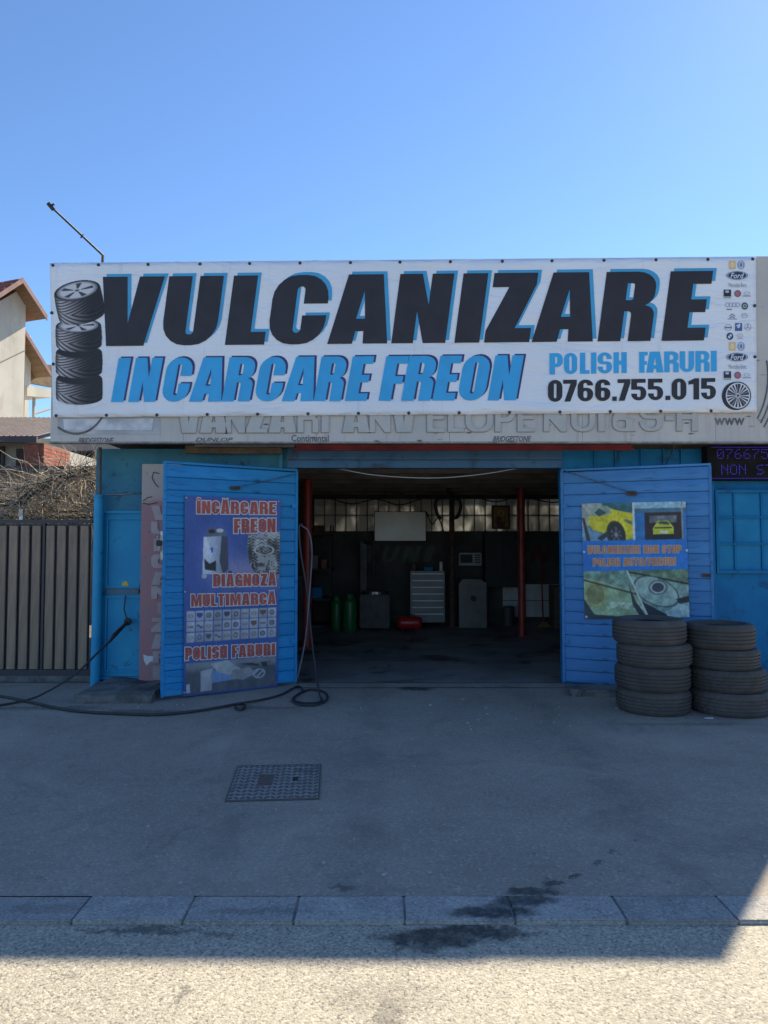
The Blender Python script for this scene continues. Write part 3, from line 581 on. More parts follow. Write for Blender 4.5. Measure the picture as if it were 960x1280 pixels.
def tyre_art(U, V):
    X, Y = 60+U*78, 338+V*176; c = col(U, (255, 255, 255)); al = np.zeros(U.shape)
    def tyre(cx, yt, yb, rx, ry, rot, top):
        nonlocal c
        ca, sa = math.cos(rot), math.sin(rot); dx, dy = (X-cx)*ca+(Y-yt)*sa, -(X-cx)*sa+(Y-yt)*ca; h = yb-yt; n = dx/rx
        arc = ry*np.sqrt(np.clip(1-n*n, 0, 1)); bulge = 1+.02*np.sin(np.clip(dy/h, 0, 1)*math.pi)
        body = (np.abs(n) < bulge) & (dy > -arc) & (dy < h+arc*.9); yy = dy-arc+7; s = np.clip(yy/(h+7), 0, 1)
        base = mixc(col(U, (190, 184, 184)), col(U, (44, 38, 36)), sm(n, -.9, .6)); base = base*(1-.55*sm(n, -.8, -1.02))[..., None]
        k = np.abs(s-.62); ph = yy*.62/1+np.where(s < .62, 1, -1)*n*5.5*(1-.35*n)+n*1.5; gr = np.sin(ph*2.4-np.abs(s-.62)*10)
        base = mixc(base, base*.38, sm(gr, -.1, .5)*(s > .16)); base = mixc(base, col(U, (34, 30, 30)), sm(s, .2, .08))
        c = np.where(body[..., None], base, c); al[body] = 1
        if top:
            e = np.hypot(n/.88, (dy+1)/(ry*.82)); rim = mixc(col(U, (205, 205, 210)), col(U, (120, 118, 120)), sm(e, .75, 1.)); a = np.arctan2((dy+1)/ry, n)
            rim = mixc(rim, col(U, (70, 66, 68)), sm(np.cos(a*5+.5), .35, .8)*(e > .2)*(e < .8)); rim = np.where((e < .12)[..., None], 90., rim)
            c = np.where((e < 1)[..., None] & body[..., None], rim, c)
    tyre(99, 474, 497, 29, 10, .0, 0); tyre(98.7, 441, 464, 29, 10, .0, 0); tyre(98, 408, 431, 28.5, 10, -.03, 1); tyre(96.5, 364, 394, 29.5, 13, -.2, 1)
    return c, al
picture('tyre_picture', quad(60, 338, 138, 514), PB, .004, 200, 450, tyre_art, BN)
def wheel_art(U, V):
    X, Y = 902+U*40, 476+V*38; c = col(U, (235, 235, 240)); e0 = ell(X, Y, 920, 495, 17.5, 17.5); e = ell(X, Y, 922.5, 494.5, 15.6, 16.6)
    al = (np.minimum(e0, e*.96) < 1)*1.; c[:] = (40, 40, 44); a = np.arctan2(Y-494.5, X-922.5); r = e
    c = np.where((e < .97)[..., None], (215, 216, 222), c); c = np.where((e < .88)[..., None], (45, 45, 50), c)
    spk = np.abs(((a/(2*math.pi)*20) % 1)-.5); c = np.where(((spk > .28) & (e < .9) & (e > .15))[..., None], (215, 216, 222), c)
    spk = np.abs(((a/(2*math.pi)*5+.2) % 1)-.5); c = np.where(((spk > .42) & (e < .9) & (e > .15))[..., None], (60, 60, 66), c)
    c = np.where((e < .2)[..., None], (190, 190, 196), c); c = np.where((e < .1)[..., None], (60, 60, 66), c); return c, al
picture('wheel_picture', quad(902, 476, 942, 514), PB, .004, 140, 140, wheel_art, BN)
def logo_art(U, V):
    X, Y = 900+U*45, 322+V*155; c = col(U, (255, 255, 255)); al = np.zeros(U.shape)
    def p(m, rgb): c[m] = rgb; al[m] = 1
    for dy in (0, 102):
        p((np.abs(X-915.5) < 4.3) & (np.abs(Y-331-dy) < 5.4), (225, 190, 130)); d = np.abs(X-915.5)/2.6+np.abs(Y-331-dy)/4; p((d < 1) & (d > .45), (235, 225, 200))
        e = ell(X, Y, 926.4, 331+dy, 4.7, 5.6); p(e < 1, (92, 112, 160)); p((e < .88) & (e > .76), (215, 222, 235)); p((e < .8) & (np.abs(np.abs(X-926.4)-2.2+np.abs(Y-331-dy)*.38) < .55), (215, 222, 235))
        e = ell(X, Y, 921.5, 344.3+dy, 13.4, 5.4); p(e < 1, (46, 54, 92)); p((e < .93) & (e > .85), (190, 198, 215))
        p((np.abs(X-909.3) < 4.7) & (np.abs(Y-366.3-dy) < 4.3), (38, 38, 60)); p(ell(X, Y, 909, 364.5+dy, 2.5, 1.6) < 1, (190, 190, 200)); p((np.abs(X-909.3) < 4.7) & (np.abs(Y-371.7-dy) < .8), (140, 160, 120))
        e = ell(X, Y, 922.2, 367+dy, 4.2, 4.3); p(e < 1, (120, 50, 64)); p(e < .75, (172, 110, 120)); p((ell(X, Y, 933.7, 366.5+dy, 4, 2) < 1) & (ell(X, Y, 933.7, 366.5+dy, 3.3, 1.4) > 1), (150, 155, 175)); p((np.abs(X-933.5) < 5) & (np.abs(Y-370-dy) < .7), (150, 155, 180))
    for k in range(4): e = ell(X, Y, 909.5+k*4.2, 381, 2.9, 2.9); p((e < 1) & (e > .74), (140, 140, 175))
    p((np.abs(X-911.5) < 3.4) & (np.abs(Y-386.8) < .8), (120, 125, 160))
    e = ell(X, Y, 931, 382.5, 4.1, 4.5); p(e < 1, (52, 62, 76)); p(e < .62, (165, 178, 185)); p(e < .3, (70, 90, 90))
    for k in (0, 3): p((np.abs(Y-392.5-k-np.abs(X-915.5)*.75) < .75) & (np.abs(X-915.5) < 3.4), (110, 115, 140))
    p((np.abs(X-915.5) < 6) & (np.abs(Y-398.8) < .6), (160, 165, 190)); e = ell(X, Y, 930.7, 394.4, 3.8, 3.2); p((e < 1) & (e > .8), (140, 146, 170)); p((np.abs(X-930.7) < 2.2) & (np.abs(Y-394.2) < .4), (140, 146, 170))
    e = ell(X, Y, 910.3, 409.4, 4.4, 4.4); p((e < 1) & (e > .8), (165, 170, 190)); p((np.abs(X-910.3) < 4.6) & (np.abs(Y-409.4) < .9), (110, 115, 140))
    p((np.abs(X-923.3) < 4.6) & (np.abs(Y-408.7) < 5), (72, 94, 148)); p(ell(X, Y, 923.6, 407.5, 1.7, 2.9, .5) < 1, (205, 215, 230)); p((np.abs(X-922.5) < 2.6) & (np.abs(Y-406+(X-922.5)*.5) < .5), (205, 215, 230))
    e = ell(X, Y, 934.8, 408.8, 4.3, 4.6); p((e < 1) & (e > .85), (150, 156, 180)); a = np.arctan2(X-934.8, 408.8-Y); p((e < .9) & (np.abs((a/(2*math.pi)*3+.5) % 1-.5)*e < .07), (150, 156, 180))
    e = ell(X, Y, 912.4, 420.3, 4.3, 4.6); p(e < 1, (30, 34, 62)); q = ((X > 912.4) ^ (Y > 420.3)); p((e < .6) & q, (225, 230, 240)); p((e < .6) & ~q, (95, 130, 180))
    e = ell(X, Y, 925.2, 419.5, 3.8, 2.8); p((e < 1) & (e > .8), (190, 160, 175)); p((ell(X, Y, 925.2, 419.2, 1.4, 2.6) < 1) & (ell(X, Y, 925.2, 419.2, 1, 2.1) > 1), (190, 160, 175)); p((np.abs(X-925) < 4) & (np.abs(Y-423.3) < .5), (190, 165, 180))
    return c, al
picture('emblem_column', quad(900, 322, 945, 477), PB, .004, 180, 620, logo_art, BN)
K_WHT = flat('white_ink', (.75, .76, .78)); K_GRY = flat('grey_ink', (.28, .29, .33))
for dy in (0, 102):
    bm = BM(); small_text('Ford', quad(913, 341+dy, 930, 348+dy), PB, .006, bm, .015, .3); sheet_obj('emblem_lettering', bm, K_WHT, BN, PB.n)
    bm = BM(); small_text('Mercedes-Benz', quad(911, 353.5+dy, 933, 359+dy), PB, .005, bm, -.004); sheet_obj('emblem_lettering', bm, K_GRY, BN, PB.n)
me_g = None
gpos = [(x, 523.5-2-(x-66)*.0072-2) for x in range(70, 946, 63)]+[(x, 331.5-(x-62)*.009) for x in (66, 123, 185, 250, 312, 375, 438, 500, 563, 628, 690, 755, 820, 885, 941)]+[(64.5, 391), (66.5, 455), (943.5, 382), (943.8, 446)]
for x, y in gpos:
    p = PB.hit(x, y, .0035)
    if me_g is None:
        bm = BM(); lathe(bm, [(.006, 0), (.013, .003), (.017, .001), (.017, -.002)], 12, Matrix.Rotation(math.pi/2, 4, 'X')); bmesh.ops.contextual_create(bm, geom=[e for e in bm.edges if e.is_boundary][:12]); me_g = bpy.data.meshes.new('eyelet'); bm.to_mesh(me_g); bm.free(); me_g.materials.append(pmat('eyelet_brass', (.09, .085, .08), (.04, .04, .04), rough=.5, metal=.6))
    o = bpy.data.objects.new('eyelet', me_g); C.objects.link(o); o.parent = BN; o.matrix_parent_inverse = Matrix.Translation(BN.location).inverted(); o.location = p
# ================================================================== things on the front
# red rolled awning under the fascia
a0, a1 = P(370, 557, 7.5), P(789, 556, 7.5)
AW = thing('rolled_awning', ((a0.x+a1.x)/2, 7.5, a0.z-.05), 'red rolled up awning under the fascia over the doorway', 'awning')
bm = BM(); box(bm, a0.x, a1.x, 7.44, 7.56, a0.z-.035, fb-.02); bmesh.ops.bevel(bm, geom=list(bm.edges), offset=.012, segments=2, affect='EDGES'); M_AWN = pmat('dull_red_awning', (.17, .02, .016), (.1, .015, .012), ns=5, rough=.7, spec=.2); obj('cassette', bm, M_AWN, AW)
bm = BM(); tube(bm, [(a0.x-.01, 7.47, a0.z-.045), (a1.x+.01, 7.47, a0.z-.04)], .016, 10); obj('front_bar', bm, M_AWN, AW)
bm = BM(); box(bm, P(245, 560, 7.5).x, a0.x-.01, 7.46, 7.54, a0.z-.02, fb-.02); obj('timber_batten', bm, pmat('brown_batten', (.12, .09, .07), (.07, .06, .05), ns=9, rough=.8), AW)
# LED display
lx0, lz0, lz1 = P(884, 580, 7.8).x, P(900, 600, 7.8).z, P(900, 557, 7.8).z
LD = thing('led_display', ((lx0+4.75)/2, 7.8, lz0), 'black LED message display with purple digits beside the right door', 'display')
obj('case', bx(lx0, 4.75, 7.8, 7.94, lz0, lz1, bev=.006), pmat('led_case', (.012, .012, .014), (.02, .02, .02), rough=.85, spec=.1), LD)
F57 = {'0': '0E11131519110E', '7': '1F010204080808', '6': '0608101E11110E', '5': '1F101E0101110E', '1': '040C040404040E', 'N': '11191513111111', 'O': '0E11111111110E', 'S': '0F10100E01011E', 'T': '1F040404040404', 'P': '1E11111E101010', '.': '0000000000000C'}
M_LED = emis('led_purple', (.06, .035, .6), .16)
def dots(txt, x, z, pitch):
    for ch in txt:
        if ch != ' ':
            bm = BM()
            for r_ in range(7):
                bits = int(F57[ch][r_*2:r_*2+2], 16)
                for c_ in range(5):
                    if bits >> (4-c_) & 1: px = x+c_*pitch; pz = z-r_*pitch; box(bm, px, px+pitch*.5, 7.7965, 7.799, pz-pitch*.5, pz)
            obj('led_character', bm, M_LED, LD)
        x += pitch*6
dots('0766755015', P(896, 560, 7.8).x, P(896, 561.5, 7.8).z, .0163); dots('NON STOP', P(901, 560, 7.8).x, P(896, 581, 7.8).z, .0163)
bm = BM()
for i in range(70): box(bm, lx0+.05+i*.0163, lx0+.057+i*.0163, 7.7965, 7.799, lz1-.022, lz1-.015); box(bm, lx0+.05+i*.0163, lx0+.057+i*.0163, 7.7965, 7.799, lz0+.015, lz0+.022)
obj('led_border', bm, M_LED, LD, kind='stuff')
# --- long poster on the left leaf
QL = ((231, 619), (351, 624), (347, 858), (229, 871)); POS = thing('poster', PL.hit(288, 864, .01), 'tall blue printed poster with red lettering on the left door', 'poster')
def tile_art(c, X, Y, x0, y0, x1, y1):
    r = np.random.default_rng(5)
    for j in range(3):
        for i in range(10):
            ax, bx_, ay, by = x0+(x1-x0)*(i+.05)/10, x0+(x1-x0)*(i+.95)/10, y0+(y1-y0)*(j+.04)/3, y0+(y1-y0)*(j+.96)/3
            m = (X > ax) & (X < bx_) & (Y > ay) & (Y < by); g = 178+r.integers(-16, 16); sh = (X-ax)/(bx_-ax)*14-(Y-ay)/(by-ay)*22; c[m] = (np.array([g, g, g+4])[None]+sh[m][:, None])
            cx, cy, w, h = (ax+bx_)/2, (ay+by)/2, (bx_-ax)*.36, (by-ay)*.3; k = r.integers(0, 6); e = ell(X, Y, cx, cy, w*(.9 if k else .75), h*(.9 if k < 3 else .5)); rgb = [(70, 74, 92), (110, 88, 70), (88, 92, 100), (60, 78, 130), (120, 70, 72), (120, 124, 120), (80, 96, 88)][r.integers(0, 7)]
            if k == 0: q = (e < 1) & (e > .6)
            elif k == 1: q = (e < 1) & ~((e < .7) & (np.sin(X*9+Y*7) > 0))
            elif k == 2: q = (np.abs(X-cx) < w*(1-sm(Y, cy, cy+h))) & (np.abs(Y-cy) < h)
            elif k == 3: q = (np.abs(Y-cy-np.sin((X-cx)/w*3)*h*.4) < h*.3) & (np.abs(X-cx) < w)
            elif k == 4: q = (e < 1) & (e > .72)
            else: q = (np.abs(Y-cy) < h*.28) & (np.abs(X-cx) < w) & (np.sin(X*6) > -.5)
            c[m & q] = rgb
def poster_art(U, V):
    X, Y = U*120, V*243; c = mixc(col(U, (52, 82, 150)), col(U, (62, 92, 160)), vnoise(U, V, 5, 3)); c = mixc(c, col(U, (150, 142, 176)), .85*np.exp(-((Y-92)/20)**2)*sm(X, 5, 60))
    c = mixc(c, col(U, (30, 64, 150)), sm(Y, 200, 240)*.6); glow = np.exp(-(ell(X, Y, 38, 68, 20, 32))**4); c = mixc(c, col(U, (96, 110, 190)), .7*glow)
    def p(m, rgb): c[m] = rgb
    # white service trolley
    X_ = X; X = np.where(X < 62, 24+(X-24)/1.13, X)
    body = inpoly(X, Y, [(24, 50), (44, 47), (50, 55), (50, 92), (44, 97), (23, 95)]); c[body] = mixc(col(U, (205, 212, 222)), col(U, (140, 148, 165)), sm(X, 26, 50))[body]
    p(inpoly(X, Y, [(44, 48), (51, 50), (52, 90), (46, 96), (42, 80)]), (66, 70, 84)); p(inpoly(X, Y, [(28, 40), (46, 38), (50, 48), (26, 50)]), (96, 104, 120)); p(ell(X, Y, 33, 43, 4, 2.5) < 1, (30, 32, 42)); p(ell(X, Y, 42, 42, 4, 2.5) < 1, (200, 204, 210)); p((np.abs(X-31) < 3.6) & (np.abs(Y-66) < 3), (44, 92, 190))
    p(inpoly(X, Y, [(25, 77), (31, 83), (38, 79), (38, 92), (26, 90)]), (34, 36, 46)); p(inpoly(X, Y, [(24, 50), (27, 50), (34, 72), (30, 80), (24, 74)]), (228, 232, 238)); p(ell(X, Y, 25, 98, 3, 3) < 1, (180, 184, 190)); p(ell(X, Y, 54, 95, 2.5, 3) < 1, (40, 42, 52))
    X = X_
    # grey compressor / engine photograph
    eng = inpoly(X, Y, [(80, 47), (120, 42), (120, 98), (92, 98), (82, 84), (79, 62)]); n = vnoise(U, V, 26, 9, 4); n2 = .5+.5*np.sin(Y*1.6+np.sin(X*.6)*3); g = 50+150*sm(n*.75+n2*.25, .3, .75); c[eng] = np.stack([g, g*1.0, g*.97], -1)[eng]
    p(eng & (ell(X, Y, 86, 78, 7, 16) < 1) & (np.sin(np.arctan2(Y-78, X-86)*9) > 0), (44, 44, 48)); p(eng & (np.abs(ell(X, Y, 100, 66, 13, 7)-.9) < .1), (188, 190, 186)); p(eng & (X > 92) & (Y > 72) & (Y < 92) & (X < 112) & (n > .42), (160, 160, 154)); p(eng & (Y < 50) & (n < .5), (160, 168, 178))
    tile_art(c, X, Y, 3, 139.5, 117, 179)
    # mechanic working on a car, grey blue photograph
    Y0 = Y; Y = (Y-203)*1.27+192; ph = (Y0 > 203) & (Y0 < 241) & (X > 3) & (X < 117); n = vnoise(U, V, 20, 4, 4); base = mixc(col(U, (66, 72, 84)), col(U, (98, 100, 106)), n); base = mixc(base, col(U, (138, 138, 142)), (1-sm(Y-196-np.abs(X-60)*.03, 0, 14))*.9)
    base = np.where(inpoly(X, Y, [(22, 206), (38, 203), (36, 238), (22, 238)])[..., None], 168+40*n[..., None]-20, base); base = np.where(inpoly(X, Y, [(36, 206), (60, 212), (66, 224), (36, 226)])[..., None], (110, 138, 178), base)
    base = np.where(inpoly(X, Y, [(34, 196), (56, 192), (68, 204), (78, 210), (64, 218), (44, 210)])[..., None], 150+40*n[..., None], base); base = np.where(inpoly(X, Y, [(62, 208), (84, 206), (92, 218), (76, 226), (60, 222)])[..., None], 120+50*n[..., None], base)
    e = ell(X, Y, 96, 218, 8, 8); base = np.where(((e < 1) & ((e > .75) | (np.sin(X*.9+Y*.7) > .3)))[..., None], (168, 172, 176), base); base = np.where((inpoly(X, Y, [(70, 200), (117, 200), (117, 212), (104, 208), (86, 204)]) & (n > .4))[..., None], (46, 48, 54), base)
    base = np.where(inpoly(X, Y, [(4, 225), (8, 224), (9, 238), (4, 238)])[..., None], (180, 190, 200), base); c[ph] = base[ph]
    c = c*(.9+.2*vnoise(U, V, 70, 31, 3))[..., None]; c = c*.94+np.array([150, 150, 165])*.06; return c*(.93+.14*vnoise(U, V, 8, 21, 3))[..., None], np.ones(U.shape)
picture('print', QL, PL, .006, 300, 600, poster_art, POS, 3)
bm = BM(); prism(bm, [PL.hit(x, y, .0045) for x, y in QL], PL.n*-.003); obj('backing', bm, flat('poster_vinyl', (.1, .12, .3)), POS)
K_RED = flat('red_poster_ink', (.5, .1, .07), .5, .25); K_OUT = flat('white_outline_ink', (.68, .67, .68))
def pq(x0, y0, x1, y1):                                   # poster rectangle (photo pixels at its left edge) -> skewed quad
    def m(x, y): u = (x-230)/121; ul = u; return (x, y)
    return ((x0, y0[0]), (x1, y0[1]), (x1, y1[1]), (x0, y1[0]))
for tx, q in (('ÎNCĂRCARE', pq(246, (626, 627.5), 345, (642, 643))), ('FREON', pq(292.5, (648.5, 648), 344.5, (666.5, 665.5))), ('DIAGNOZĂ', pq(266.5, (717.5, 717), 345, (733.5, 732))), ('MULTIMARCĂ', pq(239, (743, 741), 344.5, (758.5, 755))), ('POLISH FARURI', pq(231.5, (809.5, 804), 344, (825.5, 819)))):
    it = layout(tx, q, t=.27, b=.18, gap=.09); put('poster_outline', it, K_OUT, .009, POS, PL, t=.27, b=.18, grow=.07); put('poster_lettering', it, K_RED, .0115, POS, PL, t=.27, b=.18)
me_s = None
for x, y in ((233, 622), (348.5, 626.5), (230.8, 866), (345.5, 853), (231.5, 740), (349, 735)):
    bm = BM(); lathe(bm, [(.0001, .004), (.008, .003), (.012, 0)], 10, Matrix.Translation(PL.hit(x, y, .007)) @ PL.n.to_track_quat('Z', 'Y').to_matrix().to_4x4()); obj('screw', bm, M_STEEL, POS)
# --- square poster on the right leaf
QR = ((727, 629.5), (857, 626.5), (862, 771.5), (731, 774)); POR = thing('poster', PR.hit(795, 773, .01), 'blue poster with yellow car photos above the tyres', 'poster')
def poster2_art(U, V):
    X, Y = U*130, V*145; c = col(U, (26, 116, 196))*(.9+.2*vnoise(U, V, 4, 2))[..., None]; n = vnoise(U, V, 22, 8, 4)
    def p(m, rgb, k=.35): c[m] = (np.array(rgb, float)[None]*((1-k/2)+k*n[m])[:, None])
    # yellow car in a yard
    A = (X < 64) & (Y < 47); p(A, (120, 140, 130), .8); p(A & (X < 24) & (Y < 28), (168, 172, 158), .5); p(A & (Y > 30), (110, 152, 176), .6); p(A & (X > 26) & (Y < 12), (52, 104, 108), .7)
    p(A & inpoly(X, Y, [(8, 18), (16, 8), (30, 4), (42, 9), (64, 14), (64, 44), (54, 47), (50, 34), (42, 26), (34, 28), (28, 38), (14, 34), (8, 26)]), (222, 206, 40), .3); p(A & inpoly(X, Y, [(10, 16), (18, 5), (32, 3), (38, 12), (26, 16)]), (150, 172, 150), .5); p(A & inpoly(X, Y, [(16, 12), (22, 6), (30, 12), (22, 17)]), (60, 78, 84), .5)
    e = ell(X, Y, 42, 40, 10, 15, -.2); p(A & (e < 1.18), (60, 58, 30)); p(A & (e < 1), (38, 40, 44)); p(A & (e < .68) & (np.sin(np.arctan2(Y-40, X-42)*7) > -.1), (92, 92, 98)); p(A & (e < .2), (140, 140, 144)); p(A & (ell(X, Y, 58, 24, 6, 2.2, .4) < 1), (120, 130, 90)); p(A & inpoly(X, Y, [(0, 18), (3, 18), (10, 47), (5, 47)]), (62, 58, 54)); p(A & inpoly(X, Y, [(18, 44), (30, 36), (34, 40), (24, 47)]), (48, 54, 62))
    # yellow car seen from behind in the garage
    Bq = (X > 65.5) & (Y < 47); p(Bq, (44, 116, 178), .4); p(Bq & (Y < 8), (150, 190, 200), .3); p(Bq & (Y > 8) & (Y < 13), (70, 110, 130), .4); p(Bq & (X > 78) & (Y > 13) & (X < 124), (44, 30, 34), .8); p(Bq & (X > 84) & (X < 118) & (Y > 17) & (Y < 26), (104, 112, 112), .8)
    p(Bq & inpoly(X, Y, [(92, 27), (96, 23.5), (107, 23.5), (111, 28), (114, 32), (114, 41), (88, 41), (88, 33)]), (198, 204, 56), .25); p(Bq & inpoly(X, Y, [(94, 27), (97, 24.5), (106, 24.5), (109, 27.5), (108, 29)]), (66, 74, 70)); p(Bq & (np.abs(Y-32.6) < .8) & (X > 90) & (X < 112), (90, 50, 40)); p(Bq & (np.abs(Y-38) < 1.4) & (np.abs(X-101) < 5), (220, 224, 220)); p(Bq & (Y > 40.5) & (X > 88) & (X < 114), (24, 22, 26)); p(Bq & (X > 124) & (X < 126), (150, 150, 140))
    p((X > 63.2) & (X < 65.6) & (Y < 47), (215, 220, 220), .1)
    # headlamp before / after
    D = Y > 85; L = D & (X < 54+(Y-85)*.42); Rr = D & ~L
    p(L, (118, 150, 130), .8); p(L & (Y > 92+X*.28), (150, 172, 130), .6); e = ell(X, Y, 14, 114, 15, 17); p(L & (e < 1), (158, 166, 108), .4); p(L & (e < .75), (130, 132, 84), .5); p(L & (np.abs(Y-96-X*.29) < 1), (54, 66, 60)); p(L & (Y > 138-X*.02-(X < 12)*(12-X)*1.5+X*.12), (46, 56, 64), .6); p(L & (np.abs(Y-124-X*.1) < 4) & (X > 32) & (n > .4), (190, 204, 176)); p(L & inpoly(X, Y, [(56, 104), (64, 124), (78, 145), (70, 145), (60, 128)]), (46, 52, 60))
    p(Rr, (132, 160, 150), .8); p(Rr & (Y < 94+(X-70)*.18), (104, 132, 104), .9); p(Rr & (np.abs(Y-90-(X-70)*.22) < 1), (30, 36, 36)); e = ell(X, Y, 90, 112, 30, 17, .45); p(Rr & (e < 1), (156, 184, 170), .5); p(Rr & (np.abs(e-.97) < .035), (66, 84, 78)); e = ell(X, Y, 92, 107, 12, 9.5); p(Rr & (e < 1), (98, 118, 116)); p(Rr & (e < .8), (172, 190, 184)); p(Rr & (e < .62), (58, 68, 76)); p(Rr & (Y > 118+(X-60)*.55), (40, 44, 56), .7); p(Rr & inpoly(X, Y, [(100, 138), (118, 128), (131, 132), (131, 145), (104, 145)]), (160, 184, 184), .6); p(Rr & inpoly(X, Y, [(114, 122), (131, 118), (131, 126), (118, 128)]), (34, 38, 48))
    p(D & (np.abs(X-54-(Y-85)*.42) < 1.2), (205, 214, 205), .1); c = c*(.88+.3*vnoise(U, V, 60, 33, 3))[..., None]; c = c*.97+np.array([150, 155, 160])*.03; return c, np.ones(U.shape)
picture('print', QR, PR, .006, 330, 360, poster2_art, POR, 3)
bm = BM(); prism(bm, [PR.hit(x, y, .0045) for x, y in QR], PR.n*-.003); obj('backing', bm, flat('poster_vinyl', (.1, .2, .35)), POR)
K_ORG = flat('orange_poster_ink', (.64, .24, .1), .5, .2); K_OUT2 = flat('cream_outline_ink', (.5, .47, .44))
for tx, q in (('VULCANIZARE NON STOP', ((734.5, 682.5), (851.5, 681.5), (851.5, 691), (734.5, 692))), ('POLISH AUTO/FARURI', ((741.5, 698.3), (844.5, 696.8), (844.5, 706.3), (741.5, 707.8)))):
    it = layout(tx, q, t=.2, b=.16, gap=.14, space=.34); put('poster_outline', it, K_OUT2, .009, POR, PR, t=.2, b=.16, grow=.07); put('poster_lettering', it, K_ORG, .0115, POR, PR, t=.2, b=.16)
for x, y in ((733, 771), (860, 770), (729.5, 632), (855, 629), (730, 690), (858.5, 688)):
    bm = BM(); lathe(bm, [(.0001, .004), (.009, .003), (.014, 0)], 10, Matrix.Translation(PR.hit(x, y, .007)) @ PR.n.to_track_quat('Z', 'Y').to_matrix().to_4x4()); obj('screw', bm, pmat('white_cap', (.6, .6, .6)), POR)
# --- pink board with raised letters, half hidden behind the left leaf
YB = 7.72; PBD = Plane((0, YB, 0), (0, -1, 0)); x0, x1 = P(175.5, 720, YB).x, P(225, 720, YB).x
PBt = thing('letter_board', ((x0+x1)/2, YB, .02), 'narrow upright pink board with raised letters beside the small blue door', 'sign')
t = NT('pink_faded_board'); v = t.coord(True); zc = t.n('SeparateXYZ', Vector=v).outputs[2]
ba = t.mix(t.ramp(t.noise(v, 5, 5), .3, .7), (.4, .19, .2), (.33, .2, .21)); ba = t.mix(t.ramp(t.math('ADD', zc, t.math('MULTIPLY', t.noise(v, 6, 4), .25)), 2.08, 2.18), ba, (.42, .37, .33))
ba = t.mix(t.math('MULTIPLY', t.ramp(t.noise(v, 14, 5, .7), .6, .72), .6), ba, (.12, .08, .08)); t.set(t.b.inputs['Base Color'], ba); t.b.inputs['Roughness'].default_value = .75; t.bump(t.noise(v, 40, 4), .3, .006)
obj('board', bx(x0, x1, YB, YB+.03, P(180, 854, YB).z, P(180, 580, YB).z, bev=.003), t.m, PBt)
M_PLT = pmat('pale_raised_letter', (.42, .35, .345), (.34, .27, .27), ns=6, rough=.6)
for ch, y0, y1, sh in (('V', 632, 650, 0), ('U', 652, 668, 0), ('L', 673, 689, 3), ('C', 693, 710, 0), ('A', 715, 731, 0), ('N', 733, 749, 0), ('I', 753, 768, 8), ('Z', 772, 790, 0), ('A', 793, 811, 0), ('R', 814, 829, 2), ('E', 832, 850, 2)):
    bm = BM(); letters(bm, [(ch, quad(189+sh, y0, 215-(8 if ch == 'I' else 0), y1))], PBD, .011, .0115, t=.5, b=.26); obj('raised_letter', bm, M_PLT, PBt)
for pts in ([(199, 592), (192, 590), (190, 597), (194, 605), (198, 609)], [(179, 626), (184, 622), (190, 621)], [(179, 629), (186, 630.5), (197, 628)]):
    bm = BM(); tube(bm, [P(x, y, YB-.003) for x, y in pts], .005, 5); obj('drawn_line', bm, M_RUST, PBt)
bm = BM(); prism(bm, [P(x, y, YB-.0015) for x, y in ((179, 818), (184, 820), (196, 820), (198, 826), (188, 827), (183, 832), (180, 826))], (0, .001, 0)); obj('paint_splash', bm, K_OUT, PBt)
# --- padlock hanging at the free edge of the left leaf
fe = PL.hit(200, 672, .03); PK = thing('padlock', fe-Vector((0, 0, .06)), 'dark padlock with steel shackle on the left door edge', 'padlock')
Mx = Matrix.Translation(fe+Vector((0, -.02, 0)))
bm = BM(); box(bm, -.028, .028, -.014, .014, -.085, -.025, M=Mx); bmesh.ops.bevel(bm, geom=list(bm.edges), offset=.006, segments=2, affect='EDGES'); obj('lock_body', bm, M_BLACK, PK)
bm = BM(); tube(bm, [Mx @ Vector(p) for p in ((-.019, 0, -.03), (-.019, 0, .005), (-.013, 0, .018), (0, 0, .023), (.013, 0, .018), (.019, 0, .005), (.019, 0, -.03))], .0055, 8); obj('shackle', bm, M_STEEL, PK)
bm = BM(); tube(bm, [Mx @ Vector(p) for p in ((0, 0, -.085), (0, -.004, -.12))], .006, 6); obj('key', bm, M_STEEL, PK)
# --- pipes at the left corner
pa, pb = P(119, 850, 7.83), P(124, 622, 7.83)
bm = BM(); tube(bm, [(pa.x, 7.83, .0), (pa.x+.005, 7.83, .6), (pb.x, 7.83, pb.z)], .053, 18); tube(bm, [(pb.x, 7.83, pb.z), (pb.x, 7.83, pb.z+.03)], .06, 18)
tag(obj('standing_pipe', bm, M_DOOR, smooth=False), 'thick blue steel pipe standing between the slatted fence and small door', 'pipe')
bm = BM(); tube(bm, [(pb.x+.005, 7.83, pb.z+.03), (P(125, 552, 7.83).x, 7.83, 2.62)], .02, 10); tag(obj('support_pole', bm, pmat('grey_green_pole', (.09, .11, .11), (.05, .06, .06), rough=.6)), 'thin grey pole holding the sign board at its left end', 'pole')
